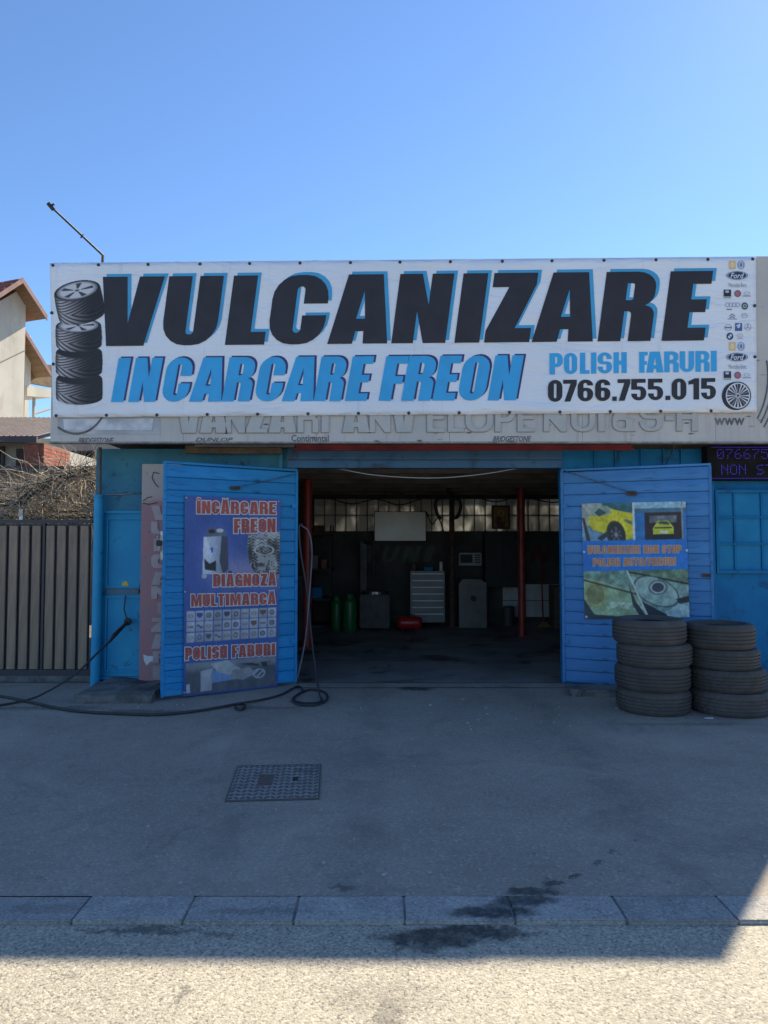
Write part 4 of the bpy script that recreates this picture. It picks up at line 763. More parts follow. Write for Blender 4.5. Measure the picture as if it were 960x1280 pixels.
# --- lamp arm on top of the sign board
LA = thing('lamp_arm', P(128, 327, FY+.1), 'thin dark slanting lamp arm on top of the sign board', 'lamp arm')
p0, p1, p2, p3 = P(128, 333, FY+.1), P(128.5, 319, FY+.1), P(62, 256.5, 6.9), P(95, 288, 7.2)
bm = BM(); tube(bm, [p0, p1], .015, 8); obj('upright', bm, M_RUST, LA); bm = BM(); tube(bm, [p1, p2], [.012, .011], 8); obj('arm', bm, M_BLACK, LA)
bm = BM(); tube(bm, [p2+Vector((-.015, 0, .02)), p2+Vector((.03, .02, -.035))], .021, 8); tube(bm, [p2+Vector((.02, 0, .0)), p2+Vector((.05, 0, .012))], .01, 6); obj('lamp_socket', bm, M_BLACK, LA)
pm_ = p1.lerp(p2, .4); bm = BM(); tube(bm, [pm_+Vector((-.02, 0, -.02)), pm_+Vector((.01, 0, .018))], .007, 6); obj('clip', bm, M_BLACK, LA)
# --- concrete step and footing
def rough_block(name, x0, x1, y0, y1, z1, lab, seed):
    bm = BM(); box(bm, x0, x1, y0, y1, -.02, z1); bmesh.ops.subdivide_edges(bm, edges=list(bm.edges), cuts=7, use_grid_fill=True)
    for v in bm.verts:
        k = noise.noise_vector(v.co*5+Vector((seed, 0, 0)))*.035+noise.noise_vector(v.co*17)*.012; k.z *= .6 if v.co.z > 0 else 0; v.co += k
    return tag(obj(name, bm, M_CONC, smooth=False), lab, 'step' if 'step' in name else 'footing')
rough_block('concrete_step', -3.02, -2.27, 6.98, 7.88, .085, 'broken concrete step in front of the small blue door', 1)
rough_block('concrete_footing', 1.9, 2.95, 7.28, 7.55, .075, 'rough concrete footing below the right door leaf', 4)
# ================================================================== tyres
def tyre_mesh(name, Ro, Wd, rim, lugs, seed, n=144):
    prof = []; h = Wd/2; s = Ro-rim
    pr = [(rim, -.62*h), (rim+.012, -.8*h), (rim+.3*s, -.98*h), (rim+.55*s, -h), (rim+.78*s, -.95*h), (Ro-.012, -.8*h), (Ro-.004, -.7*h)]
    for k in range(4):
        c = (-.45+.3*k)*h
        pr += [(Ro, c-.05*h-.006), (Ro-.0005, c-.0055), (Ro-.011, c-.0045), (Ro-.011, c+.0045), (Ro-.0005, c+.0055)]
    pr += [(Ro, .62*h)]
    pr += [(Ro-.004, .7*h), (Ro-.012, .8*h), (rim+.78*s, .95*h), (rim+.55*s, h), (rim+.3*s, .98*h), (rim+.012, .8*h), (rim, .62*h), (rim-.004, .66*h)]
    inner = [(rim+.02, .7*h), (Ro-.03, .72*h), (Ro-.018, 0), (Ro-.03, -.72*h), (rim+.02, -.7*h), (rim, -.62*h)]
    shoulder = {j for j, (r, z) in enumerate(pr) if abs(z) > .5*h and r > Ro-.02}; tread = {j for j, (r, z) in enumerate(pr) if abs(z) <= .62*h and r > Ro-.003}
    def mod(j, k):
        if j in shoulder: return -.005*lugs if (k//2) % 2 else 0
        if j in tread and lugs > .6: return -.0045 if ((k+j) // 2) % 3 == 0 else 0
        return 0
    bm = BM(); lathe(bm, pr+inner, n, None, mod)
    me = bpy.data.meshes.new(name); bmesh.ops.recalc_face_normals(bm, faces=bm.faces); bm.to_mesh(me); bm.free(); return me
M_TYR = pmat('worn_tyre_rubber', (.058, .053, .049), (.085, .077, .069), ns=7, rough=.85, bump=.2, bs=90, bd=.003, dirt=(.1, .09, .08), ds=5, dlo=.5, dhi=.75, damt=.5, rnd=.15)
front = Gd(815, 898.5).y
ordn = ['top', 'second from the top', 'third from the top', 'bottom']
def stack(specs, lab, grp, dirs):
    z = 0
    for k in range(3, -1, -1):
        cx, dia, wd, lug, extra = specs[k]; Ro = dia/2; Y = front+.345; X = P(cx, 850, Y).x
        me = tyre_mesh('tyre', Ro, wd, Ro*.63, lug, k); me.materials.append(M_TYR)
        o = bpy.data.objects.new('tyre', me); C.objects.link(o); o.location = (X, Y+random.uniform(-.025, .025), z+wd/2-.001); o.rotation_euler = (random.uniform(-.012, .012), random.uniform(-.012, .012), random.uniform(0, 6)); me.shade_smooth()
        try: me.set_sharp_from_angle(angle=R(28))
        except Exception: pass
        tag(o, f'{extra} tyre, {ordn[k]} of the {lab}', 'tyre', grp); z += wd*.985
stack([(812, .66, .225, .2, 'black worn'), (817.5, .67, .205, .3, 'black'), (815, .672, .222, .3, 'grooved black'), (816.5, .668, .215, .8, 'dusty black')], 'stack nearer the doorway', 'stacked used tyres', 0)
stack([(899, .615, .225, .2, 'smooth black'), (903, .635, .185, .6, 'narrow black'), (907, .675, .2, 1, 'lug treaded black'), (909.5, .7, .215, 1, 'wide dusty black')], 'stack at the far right', 'stacked used tyres', 0)
# ================================================================== steel hatch in the asphalt
hq = [Gd(x, y) for x, y in ((298, 959), (400, 957), (397.5, 999), (283, 1002))]
HT = thing('access_hatch', ((hq[0]+hq[2])/2), 'rusty chequer plate hatch set in the asphalt in front of the doorway', 'hatch')
M_PLATE = pmat('hatch_steel', (.34, .31, .28), (.26, .235, .21), ns=9, rough=.6, metal=.15, dirt=(.13, .1, .085), ds=7, dlo=.5, dhi=.7)
M_TREAD = pmat('hatch_tread', (.1, .092, .085), (.13, .12, .11), ns=9, rough=.7, metal=.2)
bm = BM(); prism(bm, [p+Vector((0, 0, .007)) for p in hq], (0, 0, -.03)); obj('plate', bm, M_PLATE, HT)
def hp(u, v): a = hq[0].lerp(hq[1], u); b = hq[3].lerp(hq[2], u); return a.lerp(b, v)
bm = BM()
for a, b in ((0, 1), (1, 2), (2, 3), (3, 0)):
    c = (hq[0]+hq[2])/2; e = [hq[a], hq[b], hq[b]+(hq[b]-c)*.03, hq[a]+(hq[a]-c)*.03]; prism(bm, [p+Vector((0, 0, .003)) for p in e], (0, 0, .006))
obj('frame', bm, M_TREAD, HT)
bm = BM(); nc, nr = 15, 11
for i in range(nc):
    for j in range(nr):
        u, v = (i+.5)/nc, (j+.5)/nr
        if .3 < u < .48 and .3 < v < .62 or .68 < u < .76 and .38 < v < .52: continue
        s = .35 if i % 2 else -.35; du, dv = .017, .02; a = hp(u-du, v-dv*(1 if s > 0 else -1)); b = hp(u+du, v+dv*(1 if s > 0 else -1)); d = (b-a).normalized()*.0; nn = Vector((-(b-a).y, (b-a).x, 0)).normalized()*.006
        prism(bm, [a+nn+Vector((0, 0, .011)), b+nn+Vector((0, 0, .011)), b-nn+Vector((0, 0, .011)), a-nn+Vector((0, 0, .011))], (0, 0, -.005))
obj('chequer_tread', bm, M_TREAD, HT, kind='stuff')
bm = BM(); prism(bm, [hp(u, v)+Vector((0, 0, .0095)) for u, v in ((.3, .3), (.47, .3), (.46, .62), (.29, .62))], (0, 0, -.004)); obj('rust_plate', bm, pmat('rust_patch', (.15, .1, .085), (.1, .075, .07), ns=30, rough=.9, bump=.5, bs=90), HT)
bm = BM(); prism(bm, [hp(u, v)+Vector((0, 0, .0092)) for u, v in ((.69, .39), (.75, .39), (.75, .51), (.69, .51))], (0, 0, -.004)); obj('lift_slot', bm, M_BLACK, HT)
# ================================================================== hoses, lance, cables
M_HOSE = pmat('dark_hose', (.022, .024, .028), (.035, .036, .04), ns=8, rough=.55); M_GHOSE = pmat('grey_hose', (.12, .13, .15), (.08, .085, .1), ns=8, rough=.6)
def hose(pts, r, name, mat, lab, cat): bm = BM(); tube(bm, spline(pts, 10), r, 8); return tag(obj(name, bm, mat, smooth=True), lab, cat)
g = lambda x, y, z=.016: Gd(x, y, z)
hose([g(-40, 868), g(0, 870), g(40, 878), g(90, 888), g(150, 892), g(200, 893), g(250, 888), g(296, 880), g(304, 879), g(306, 884), g(300, 887), g(294, 884)], .013, 'ground_hose', M_HOSE, 'black hose lying along the ground in front of the small door', 'hose')
hose([g(296, 880, .03), g(330, 874), g(352, 868), g(372, 858), g(378, 864), g(366, 873), g(372, 880), g(395, 881), g(409, 874), g(405, 865), g(388, 862), g(372, 868), g(368, 876), g(385, 879), g(402, 876), P(398, 862, 7.3), P(390, 800, 7.7), P(384, 740, 7.9), P(376, 690, 7.92), P(374, 660, 7.93), P(378, 655, 7.94)], .011, 'coiled_hose', M_HOSE, 'dark hose hanging at the doorway and coiled on the ground', 'hose')
hose([P(377, 657, 7.92), P(386, 665, 7.9), P(390, 690, 7.9), P(387, 740, 7.85), P(383, 790, 7.8), P(378, 820, 7.8), P(374, 838, 7.8), P(372, 848, 7.82)], .009, 'air_line', M_GHOSE, 'grey air line looping down beside the left doorpost', 'hose')
# pressure washer lance leaning on the small door
h0, h1, h2 = P(160, 777, 7.84), P(143, 794, 7.62), P(137, 802, 7.56); tip = g(2, 880, .02)
LN = thing('pressure_washer_lance', h1, 'black pressure washer lance leaning on the small blue door', 'lance')
bm = BM(); lathe(bm, [(.001, -.02), (.033, -.02), (.042, -.005), (.042, .012), (.02, .022), (.001, .022)], 20, Matrix.Translation(h0) @ Matrix.Rotation(math.pi/2, 4, 'X')); obj('round_brush', bm, M_BLACK, LN)
bm = BM(); tube(bm, [h0, h1], [.017, .024], 12); tube(bm, [h1, h2], [.024, .014], 12); obj('grip', bm, M_BLACK, LN)
bm = BM(); tube(bm, spline([h2, P(120, 818, 7.4), P(95, 842, 7.15), P(60, 864, 7.05), g(30, 876, .02), g(-30, 886, .02)], 8), .011, 8); obj('lance_hose', bm, M_HOSE, LN)
bm = BM(); tube(bm, [P(157, 744, 7.88), P(155, 762, 7.86), h0], .008, 8); obj('hanger', bm, M_HOSE, LN)
hose([P(414, 584, 8.05), P(470, 594, 8.05), P(540, 597.5, 8.05), P(600, 593, 8.05), P(655, 584, 8.05)], .006, 'hanging_wire', pmat('white_cable', (.4, .4, .38), rough=.6), 'pale wire sagging across the top of the doorway', 'wire')
hose([P(127, 618, 7.9), P(150, 618, 7.93), P(176, 616, 7.93)], .006, 'wall_cable', M_STEEL, 'thin cable along the wall above the small blue door', 'wire')
hose([P(845, 551, 7.6), P(838, 570, 7.75), P(830, 584, 7.93)], .005, 'hanging_wire', M_STEEL, 'short pale wire hanging below the fascia near the display', 'wire')
# ================================================================== inside the garage
def put_box(name, px0, py0, px1, py1, Y, d, mat, lab, cat, bev=.006):
    a, b = P(px0, py1, Y), P(px1, py0, Y); o = thing(name, ((a.x+b.x)/2, Y, a.z), lab, cat); return o, a, b
# tool chest
T, a, b = put_box('tool_chest', 513, 714, 556, 765, 13.3, .45, None, 'grey tool chest with bright drawer fronts under the whiteboard', 'tool chest'); zz0 = .09
M_CH = pmat('chest_paint', (.2, .21, .22), (.16, .165, .17), ns=4, rough=.4)
obj('cabinet', bx(a.x, b.x, 13.32, 13.75, zz0, b.z, bev=.008), M_CH, T)
zs = np.linspace(b.z-.03, zz0+.05, 8)
for i in range(7):
    dr = obj('drawer', bx(a.x+.02, b.x-.02, 13.3, 13.319, zs[i+1]+.012, zs[i]), M_CH, T); obj('handle_bar', bx(a.x+.03, b.x-.03, 13.275, 13.299, zs[i]-.03, zs[i]-.008, bev=.004), pmat('bright_trim', (.7, .7, .7), rough=.35) if i == 0 else bpy.data.materials['bright_trim'], dr)
for sx in (a.x+.05, b.x-.05):
    for y in (13.38, 13.68): bm = BM(); tube(bm, [(sx-.015, y, .048), (sx+.015, y, .048)], .043, 14); obj('caster', bm, M_BLACK, T)
# whiteboard
T, a, b = put_box('whiteboard', 468.5, 640, 532, 676, 13.6, 0, None, 'white wall board hanging in front of the tiled back wall', 'whiteboard')
obj('board_face', bx(a.x, b.x, 13.6, 13.62, a.z, b.z), pmat('whiteboard_enamel', (.75, .74, .7), (.66, .65, .6), ns=2, rough=.25), T); obj('board_frame', frame(a.x-.012, b.x+.012, a.z-.012, b.z+.012, 13.585, 13.63, .012), M_BLACK, T)
for sx in (a.x+.2, b.x-.2): bm = BM(); tube(bm, [(sx, 13.61, b.z), (sx, 13.9, 2.6)], .005, 6); obj('hanger', bm, M_STEEL, T)
# framed icon
T, a, b = put_box('framed_icon', 616, 633, 636, 660, 13.95, 0, None, 'small framed gilt picture on the white tiles', 'picture')
PI = Plane((0, 13.96, 0), (0, -1, 0))
def icon_art(U, V):
    X, Y = U*20, V*27; c = mixc(col(U, (120, 88, 40)), col(U, (150, 116, 60)), vnoise(U, V, 6, 2)); c[ell(X, Y, 10, 18, 6, 12) < 1] = (74, 34, 30); c[ell(X, Y, 10, 8.5, 4.6, 4.6) < 1] = (176, 140, 70); c[ell(X, Y, 10, 9, 2.3, 3) < 1] = (128, 92, 66); c[ell(X, Y, 13, 16, 2.5, 4) < 1] = (120, 100, 60); return c, np.ones(U.shape)
picture('painted_panel', quad(616.5, 633.5, 635.5, 659.5), PI, 0, 60, 80, icon_art, T); obj('picture_frame', frame(a.x-.02, b.x+.02, a.z-.02, b.z+.02, 13.94, 13.985, .035), pmat('dark_wood', (.06, .035, .02), (.04, .025, .015), rough=.5), T)
obj('backing', bx(a.x, b.x, 13.962, 13.984, a.z, b.z), M_DARK, T)
# green gas cylinders
def bottle(px, Y, r, h, lab):
    p = P(px, 740, Y); T = thing('gas_cylinder', (p.x, Y, .004), lab, 'gas cylinder', 'green gas cylinders'); Mt = Matrix.Translation((p.x, Y, .004))
    bm = BM(); lathe(bm, [(.001, .02), (r*.9, .02), (r, .06), (r, h*.78), (r*.85, h*.86), (r*.4, h*.9), (r*.3, h*.92), (.001, h*.92)], 28, Mt); obj('bottle', bm, pmat('green_enamel', (.015, .14, .035), (.012, .11, .028), rough=.4), T, smooth=True)
    bm = BM(); lathe(bm, [(r*.92, 0), (r*.92, .06)], 28, Mt); obj('foot_ring', bm, M_DARK, T)
    bm = BM(); lathe(bm, [(r*.6, h*.84), (r*.62, h), (r*.56, h), (r*.54, h*.84)], 24, Mt); obj('collar', bm, bpy.data.materials['green_enamel'], T); bm = BM(); cyl(bm, p.x, Y, h*.9, h*.98, .02, 10); obj('valve', bm, M_STEEL, T)
bottle(420.5, 12.8, .1, .6, 'smaller green gas cylinder nearer the left wall'); bottle(437, 12.6, .125, .66, 'larger green gas cylinder in the dark left corner')
# red air tank
T, a, b = put_box('air_tank', 497.5, 762, 527, 780, 12.6, 0, None, 'small red air tank lying on the garage floor', 'air tank'); r = .115; zc = .15
bm = BM(); lathe(bm, [(.001, -.22), (.07, -.215), (.105, -.19), (r, -.15), (r, .15), (.105, .19), (.07, .215), (.001, .22)], 28, Matrix.Translation(((a.x+b.x)/2, 12.7, zc)) @ Matrix.Rotation(math.pi/2, 4, 'Y')); obj('tank', bm, pmat('red_enamel', (.5, .02, .015), (.4, .018, .014), rough=.35), T, smooth=True)
for sx in (-.12, .12): obj('foot', bx((a.x+b.x)/2+sx-.015, (a.x+b.x)/2+sx+.015, 12.62, 12.78, .004, .06), M_BLACK, T)
bm = BM(); tube(bm, [((a.x+b.x)/2-.1, 12.7, zc+r-.005), ((a.x+b.x)/2-.09, 12.7, zc+r+.03), ((a.x+b.x)/2+.09, 12.7, zc+r+.03), ((a.x+b.x)/2+.1, 12.7, zc+r-.005)], .008, 8); obj('carry_handle', bm, M_BLACK, T)
# wheel balancer: cabinet, head, hood
T, a, b = put_box('wheel_balancer', 574, 724, 608, 776, 13.2, 0, None, 'grey wheel balancing machine to the right of the tool chest', 'machine')
M_BAL = pmat('balancer_paint', (.17, .16, .145), (.12, .115, .105), ns=3, rough=.45)
bm = BM(); prism(bm, [(a.x, 13.2, .004), (b.x, 13.2, .004), (b.x, 13.2, b.z*.92), (b.x-.12, 13.2, b.z), (a.x+.06, 13.2, b.z), (a.x, 13.2, b.z*.9)], (0, .5, 0)); obj('cabinet', bm, M_BAL, T)
bm = BM(); tube(bm, [((a.x+b.x)/2, 13.2, .55), ((a.x+b.x)/2, 13.0, .55)], .03, 14); tube(bm, [((a.x+b.x)/2, 13.1, .55), ((a.x+b.x)/2, 13.06, .55)], .05, 20); obj('spindle', bm, M_RUST, T)
bm = BM(); tube(bm, [(b.x-.05, 13.5, b.z), (b.x-.05, 13.5, P(600, 707, 13.5).z)], .025, 10); obj('head_post', bm, M_BLACK, T)
c0, c1 = P(574, 707, 13.4), P(602, 691, 13.4); obj('display_head', bx(c0.x, c1.x, 13.4, 13.52, c0.z, c1.z, bev=.01), pmat('head_paint', (.3, .32, .32), (.25, .26, .27), rough=.4), T)
obj('screen', bx(c0.x+.02, c0.x+.25, 13.39, 13.399, c0.z+.05, c1.z-.03), M_BLACK, T)
for i in range(4): obj('vent_slot', bx(c0.x+.29, c1.x-.02, 13.39, 13.399, c0.z+.05+i*.045, c0.z+.075+i*.045), M_DARK, T)
# black cabinet, bucket, broom, lift arms, wall band lettering, left wall bench
T, a, b = put_box('black_cabinet', 607, 664, 652, 734, 13.55, 0, None, 'tall black cupboard under the framed picture', 'cupboard'); obj('carcass', bx(a.x, b.x, 13.57, 13.97, a.z, b.z, bev=.006), M_BLACK, T)
xm = (a.x+b.x)/2; obj('door', bx(a.x+.01, xm-.004, 13.552, 13.569, a.z+.01, b.z-.01), M_BLACK, T); obj('door', bx(xm+.004, b.x-.01, 13.552, 13.569, a.z+.01, b.z-.01), M_BLACK, T)
bm = BM(); [box(bm, x-.02, x+.02, 13.6, 13.64, .004, a.z) or box(bm, x-.02, x+.02, 13.9, 13.94, .004, a.z) for x in (a.x+.03, b.x-.03)]; obj('stand', bm, M_DARK, T)
p = P(635, 772, 13.5); bm = BM(); lathe(bm, [(.001, .01), (.09, .006), (.12, .36), (.128, .365), (.115, .36), (.088, .03), (.001, .03)], 24, Matrix.Translation((p.x, 13.5, 0))); T = thing('bucket', (p.x, 13.5, .004), 'dark bucket standing by the white lower tiles', 'bucket'); obj('pail', bm, pmat('grey_plastic', (.06, .06, .06), rough=.5), T)
bm = BM(); tube(bm, [Vector((p.x+.125*math.cos(q), 13.5-.03, .34+.1*math.sin(q)*.6)) for q in np.linspace(0, math.pi, 9)], .005, 6); obj('bail', bm, M_STEEL, T)
p = P(679, 770, 13.3); q = P(676, 695, 13.8); T = thing('broom', (p.x, 13.3, .004), 'broom with red handle leaning on the back wall', 'broom'); bm = BM(); tube(bm, [(p.x, 13.3, .1), (q.x, 13.8, q.z)], .014, 8); obj('broom_handle', bm, M_RED, T); bm = BM(); prism(bm, [(p.x-.05, 13.26, .1), (p.x+.05, 13.26, .1), (p.x+.15, 13.26, .006), (p.x-.15, 13.26, .006)], (0, .08, 0)); obj('bristles', bm, pmat('straw', (.2, .14, .06), rough=.9), T)
LFT = thing('lifting_grab', P(560, 619, 12.6), 'dark two armed steel grab hanging from the ceiling', 'lifting grab')
for sg in (-1, 1): bm = BM(); tube(bm, spline([P(560+sg*3, 622, 12.6), P(560+sg*13, 624, 12.6), P(560+sg*16, 632, 12.6), P(560+sg*12.5, 645, 12.6), P(560+sg*8, 648, 12.6)], 6), .03, 10); obj('arm', bm, M_BLACK, LFT)
bm = BM(); tube(bm, [P(560, 624, 12.6), Vector((P(560, 620, 12.6).x, 12.6, 2.6))], .035, 10); obj('hanger', bm, M_BLACK, LFT)
M_WOODB = pmat('dusty_wood', (.14, .1, .07), (.09, .065, .05), ns=8, rough=.85); M_OIL = pmat('oily_grey', (.05, .05, .05), (.03, .03, .03), ns=7, rough=.5)
# tyre changer: column, turntable, swing arm
x = P(470, 740, 13.3).x; T = thing('tyre_changer', (x, 13.3, .004), 'dark tyre changing machine behind the red air tank', 'machine')
obj('base_cabinet', bx(x-.3, x+.25, 13.1, 13.6, .004, .62, bev=.02), M_OIL, T); bm = BM(); cyl(bm, x-.02, 13.33, .621, .67, .24, 28); obj('turntable', bm, M_STEEL, T)
obj('column', bx(x-.3, x-.18, 13.55, 13.7, .004, 1.6, bev=.01), M_OIL, T); bm = BM(); tube(bm, [(x-.24, 13.6, 1.58), (x-.05, 13.4, 1.58)], .04, 12); tube(bm, [(x-.05, 13.4, 1.62), (x-.05, 13.4, .9)], .025, 12); obj('swing_arm', bm, M_OIL, T)
# work bench with a vice, cans and loose things under the right window
x0_, x1_ = P(655, 740, 13.6).x, P(704, 740, 13.6).x
T = thing('brown_cupboard', (x1_-.15, 13.3, .004), 'brown wooden cupboard by the right garage wall', 'cupboard'); obj('carcass', bx(x1_-.3, x1_+.3, 13.1, 13.5, .004, .78, bev=.006), M_WOODB, T); obj('door', bx(x1_-.28, x1_-.01, 13.082, 13.099, .05, .74), M_WOODB, T); obj('door', bx(x1_, x1_+.28, 13.082, 13.099, .05, .74), M_WOODB, T)
for q_, (px, pz, w_, h_, m, lab) in enumerate(((698, .79, .1, .16, M_STEEL, 'small steel can on the brown cupboard'), (705, .79, .14, .1, M_RED, 'flat red box on the brown cupboard'), (517, None, .09, .13, M_WOODB, 'brown jar on the left end of the tool chest'), (551, None, .07, .17, M_TILE, 'pale spray can on the right end of the tool chest'), (535, None, .16, .07, M_BLUE, 'flat blue tray on the middle of the tool chest'))):
    z_ = pz or P(530, 714, 13.3).z+.002; c_ = P(px, 700, 13.5).x; bm = BM(); (cyl(bm, c_, 13.45 if pz is None else 13.3, z_, z_+h_, w_/2, 16) if 'box' not in lab and 'tray' not in lab else box(bm, c_-w_/2, c_+w_/2, 13.38 if pz is None else 13.2, 13.52 if pz is None else 13.38, z_, z_+h_)); tag(obj('can' if 'can' in lab else 'jar' if 'jar' in lab else 'box', bm, m), lab, 'can' if 'can' in lab else 'jar' if 'jar' in lab else 'box')
# cables looped along the ceiling beam and down the wall
for pts, lab in (([(410, 622), (440, 630), (470, 624), (500, 631), (530, 622)], 'dark cable sagging under the ceiling left of the grab'), ([(590, 620), (620, 627), (650, 621), (690, 628), (712, 622)], 'dark cable sagging under the ceiling above the picture'), ([(533, 640), (540, 655), (548, 648), (556, 668)], 'thin cable hanging beside the whiteboard')): hose([P(a_, b_, 13.4) for a_, b_ in pts], .012, 'ceiling_cable', M_HOSE, lab, 'cable')
PW = Plane((0, 14.0, 0), (0, -1, 0)); K_G = flat('dim_green_paint', (.05, .075, .055)); K_R = flat('dim_red_paint', (.1, .015, .012))
put('wall_lettering', layout('TUNI', ((458, 683), (545, 682), (538, 702), (450, 703)), t=.3, gap=.2), K_G, .006, bw, PW, t=.3, b=.2)
put('wall_lettering', layout('N', ((668, 681), (690, 681), (684, 703), (661, 703)), t=.3), K_R, .006, bw, PW, t=.3, b=.2)
# low corrugated panel and a shelf with small things along the left wall
bm = BM()
for i in range(24): y = 8.6+i*.16; box(bm, -1.37+(.012 if i % 2 else 0), -1.34+(.012 if i % 2 else 0), y, y+.158, .01, 1.05)
T = thing('corrugated_panel', (-1.35, 10.5, .01), 'blue grey corrugated panel leaning along the left inner wall', 'panel'); obj('panel_sheet', bm, pmat('blue_grey_sheet', (.09, .12, .15), (.07, .09, .12), ns=3, rough=.5), T)
T = thing('wall_shelf', (-1.2, 12.8, .004), 'dark shelf unit in the back left corner', 'shelf')
for z in (.004, .5, 1.05, 1.72): obj('shelf_board', bx(-1.38, -.98, 13.2, 13.95, z, z+.04), M_DARK, T)
for x in (-1.37, -1.01):
    for y in (13.22, 13.9): obj('upright', bx(x, x+.03, y, y+.03, .004, 1.9), M_DARK, T)
for i, (x, z, w_, h_, m) in enumerate(((-1.25, .54, .18, .2, M_BLUE), (-1.12, 1.09, .1, .16, M_RED), (-1.3, 1.09, .12, .24, M_BAL), (-1.22, 1.76, .2, .14, M_RUST))):
    tag(obj('storage_box', bx(x-w_/2, x+w_/2, 13.3, 13.55, z+.001, z+h_, bev=.004), m), ('blue box on the lowest middle shelf', 'little red box on the upper shelf', 'pale narrow box on the upper shelf', 'rusty box on the topmost shelf')[i]+' in the left corner', 'box')
# ================================================================== left: slatted fence, bare vine, houses behind
FN = 8.2; FE = thing('slatted_fence', (-5, FN, 0), 'brown vertical slat fence with dark rails left of the workshop', 'fence')
M_SLAT = pmat('brown_slat', (.28, .195, .13), (.2, .145, .1), ns=5, rough=.5, rnd=.12, stretch=(6, 6, .6), dirt=(.13, .11, .1), ds=2, dlo=.5, dhi=.75, damt=.5); M_FRM = pmat('dark_fence_steel', (.03, .032, .04), (.04, .042, .05), ns=5, rough=.5)
ftop, fbot = P(60, 654, FN).z, .06; me_s = bpy.data.meshes.new('slat'); bm = BM(); sw = .1
box(bm, -sw/2, sw/2, -.012, .012, fbot+.06, ftop-.03); bmesh.ops.bevel(bm, geom=[e for e in bm.edges if abs(e.verts[0].co.z-e.verts[1].co.z) > .5], offset=.006, segments=2, affect='EDGES'); bm.to_mesh(me_s); bm.free(); me_s.materials.append(M_SLAT)
x = P(112, 700, FN).x-sw/2-.01; i = 0
while x > -9:
    o = bpy.data.objects.new('slat', me_s); C.objects.link(o); o.parent = FE; o.matrix_parent_inverse = Matrix.Translation(FE.location).inverted(); o.location = (x, FN+random.uniform(-.003, .003), 0)
    if i % 4 == 3: obj('post', bx(x-sw/2-.03, x-sw/2-.004, FN-.022, FN+.02, .0, ftop), M_FRM, FE); x -= .026
    x -= .132; i += 1
for z0_, z1_ in ((ftop, ftop+.04), (fbot-.01, fbot+.055)): obj('rail', bx(-9.1, P(116, 700, FN).x, FN-.028, FN+.028, z0_, z1_), M_FRM, FE)
obj('backing_sheet', bx(-9, P(112, 700, FN).x, FN+.022, FN+.03, fbot, ftop-.01), M_FRM, FE)
obj('bracket', bx(P(25, 640, FN).x, P(29.5, 640, FN).x, FN-.02, FN+.02, ftop+.04, P(27, 637, FN).z), M_STEEL, FE)
tag(obj('fence_plinth', bx(-9, XL-.003, FN-.06, FN+.08, -.02, .05), M_CONC), 'low concrete plinth under the slat fence', 'plinth')
# bare vine: dark limb and a tangle of pale canes
VN = thing('bare_vine', (-4.5, 9.6, -.02), 'leafless vine with a dark limb and pale tangled canes above the fence', 'vine')
M_LIMB = pmat('dark_bark', (.035, .028, .024), (.06, .05, .042), ns=14, rough=.95, bump=.8, bs=40, bd=.02); M_CANE = pmat('pale_cane', (.55, .46, .34), (.34, .28, .2), ns=6, rough=.85)
limb = spline([(-6.4, 9.7, -.05), (-6.1, 9.6, 1.2), P(-20, 634, 9.1), P(18, 630, 8.9), P(45, 612, 8.8), P(68, 598, 8.8), P(98, 592, 8.9), P(118, 584, 9.1)], 8)
bm = BM(); tube(bm, [p+noise.noise_vector(p*4)*.03 for p in limb], list(np.linspace(.075, .025, len(limb))), 9); obj('limb', bm, M_LIMB, VN)
vr = random.Random(3); bm = BM(); bmd = BM()
for i in range(1700):
    if i < 1150: s = P(vr.uniform(-80, 122), vr.triangular(596, 660, 640), vr.uniform(8.9, 10.4)); L = vr.uniform(.3, 1.0); d = Vector((vr.uniform(-1, 1), vr.uniform(-.6, .6), vr.uniform(-.25, .35)))
    else: s = limb[vr.randrange(12, len(limb))]+Vector((vr.uniform(-.05, .05), vr.uniform(-.3, .3), vr.uniform(-.1, .02))); L = vr.uniform(.25, .75); d = Vector((vr.uniform(-1, 1), vr.uniform(-.7, .5), vr.uniform(-.9, .75)))
    d.normalize(); pts = [s]; 
    for k in range(4):
        d = (d+Vector((vr.uniform(-.45, .45), vr.uniform(-.4, .4), vr.uniform(-.4, .32)))).normalized(); pts.append(pts[-1]+d*L/4)
    if max(p.x for p in pts) > -3.3: continue
    r0 = vr.choice((.0022, .003, .004, .006)); tube(bm if vr.random() < .7 else bmd, pts, [r0, r0*.9, r0*.75, r0*.6, r0*.35], 4, False)
obj('canes', bm, M_CANE, VN, kind='stuff'); obj('dark_canes', bmd, M_LIMB, VN, kind='stuff')
# wires the vine is trained on
for py in (640, 648): 
    bm = BM(); tube(bm, [P(-60, py, 9.3), P(121, py-1, 9.3)], .012, 6); obj('trellis_rod', bm, M_RUST, VN)
# --- lower house with ribbed roof, brick pillar and grey wall
HY = 16.0
HS = thing('low_house', (-9, HY+3, -.02), 'low house with brown ribbed roof and brick pillar behind the vine', 'house')
M_REND = pmat('grey_render', (.36, .34, .31), (.28, .27, .25), ns=2, rough=.9, bump=.2, bs=30); M_BRN = pmat('brown_fascia', (.07, .05, .05), (.05, .04, .045), ns=3, rough=.6)
xr_ = P(66, 550, HY).x; ez = P(40, 545, HY-.7).z; rz = P(40, 522, HY+3.2).z
obj('wall', bx(-15, P(31, 560, HY).x, HY, HY+5, -.02, ez+.05), M_REND, HS); obj('wall', bx(-13.5, -6.5, HY+6, HY+9, -.02, P(100, 548, HY+6).z), M_REND, HS)
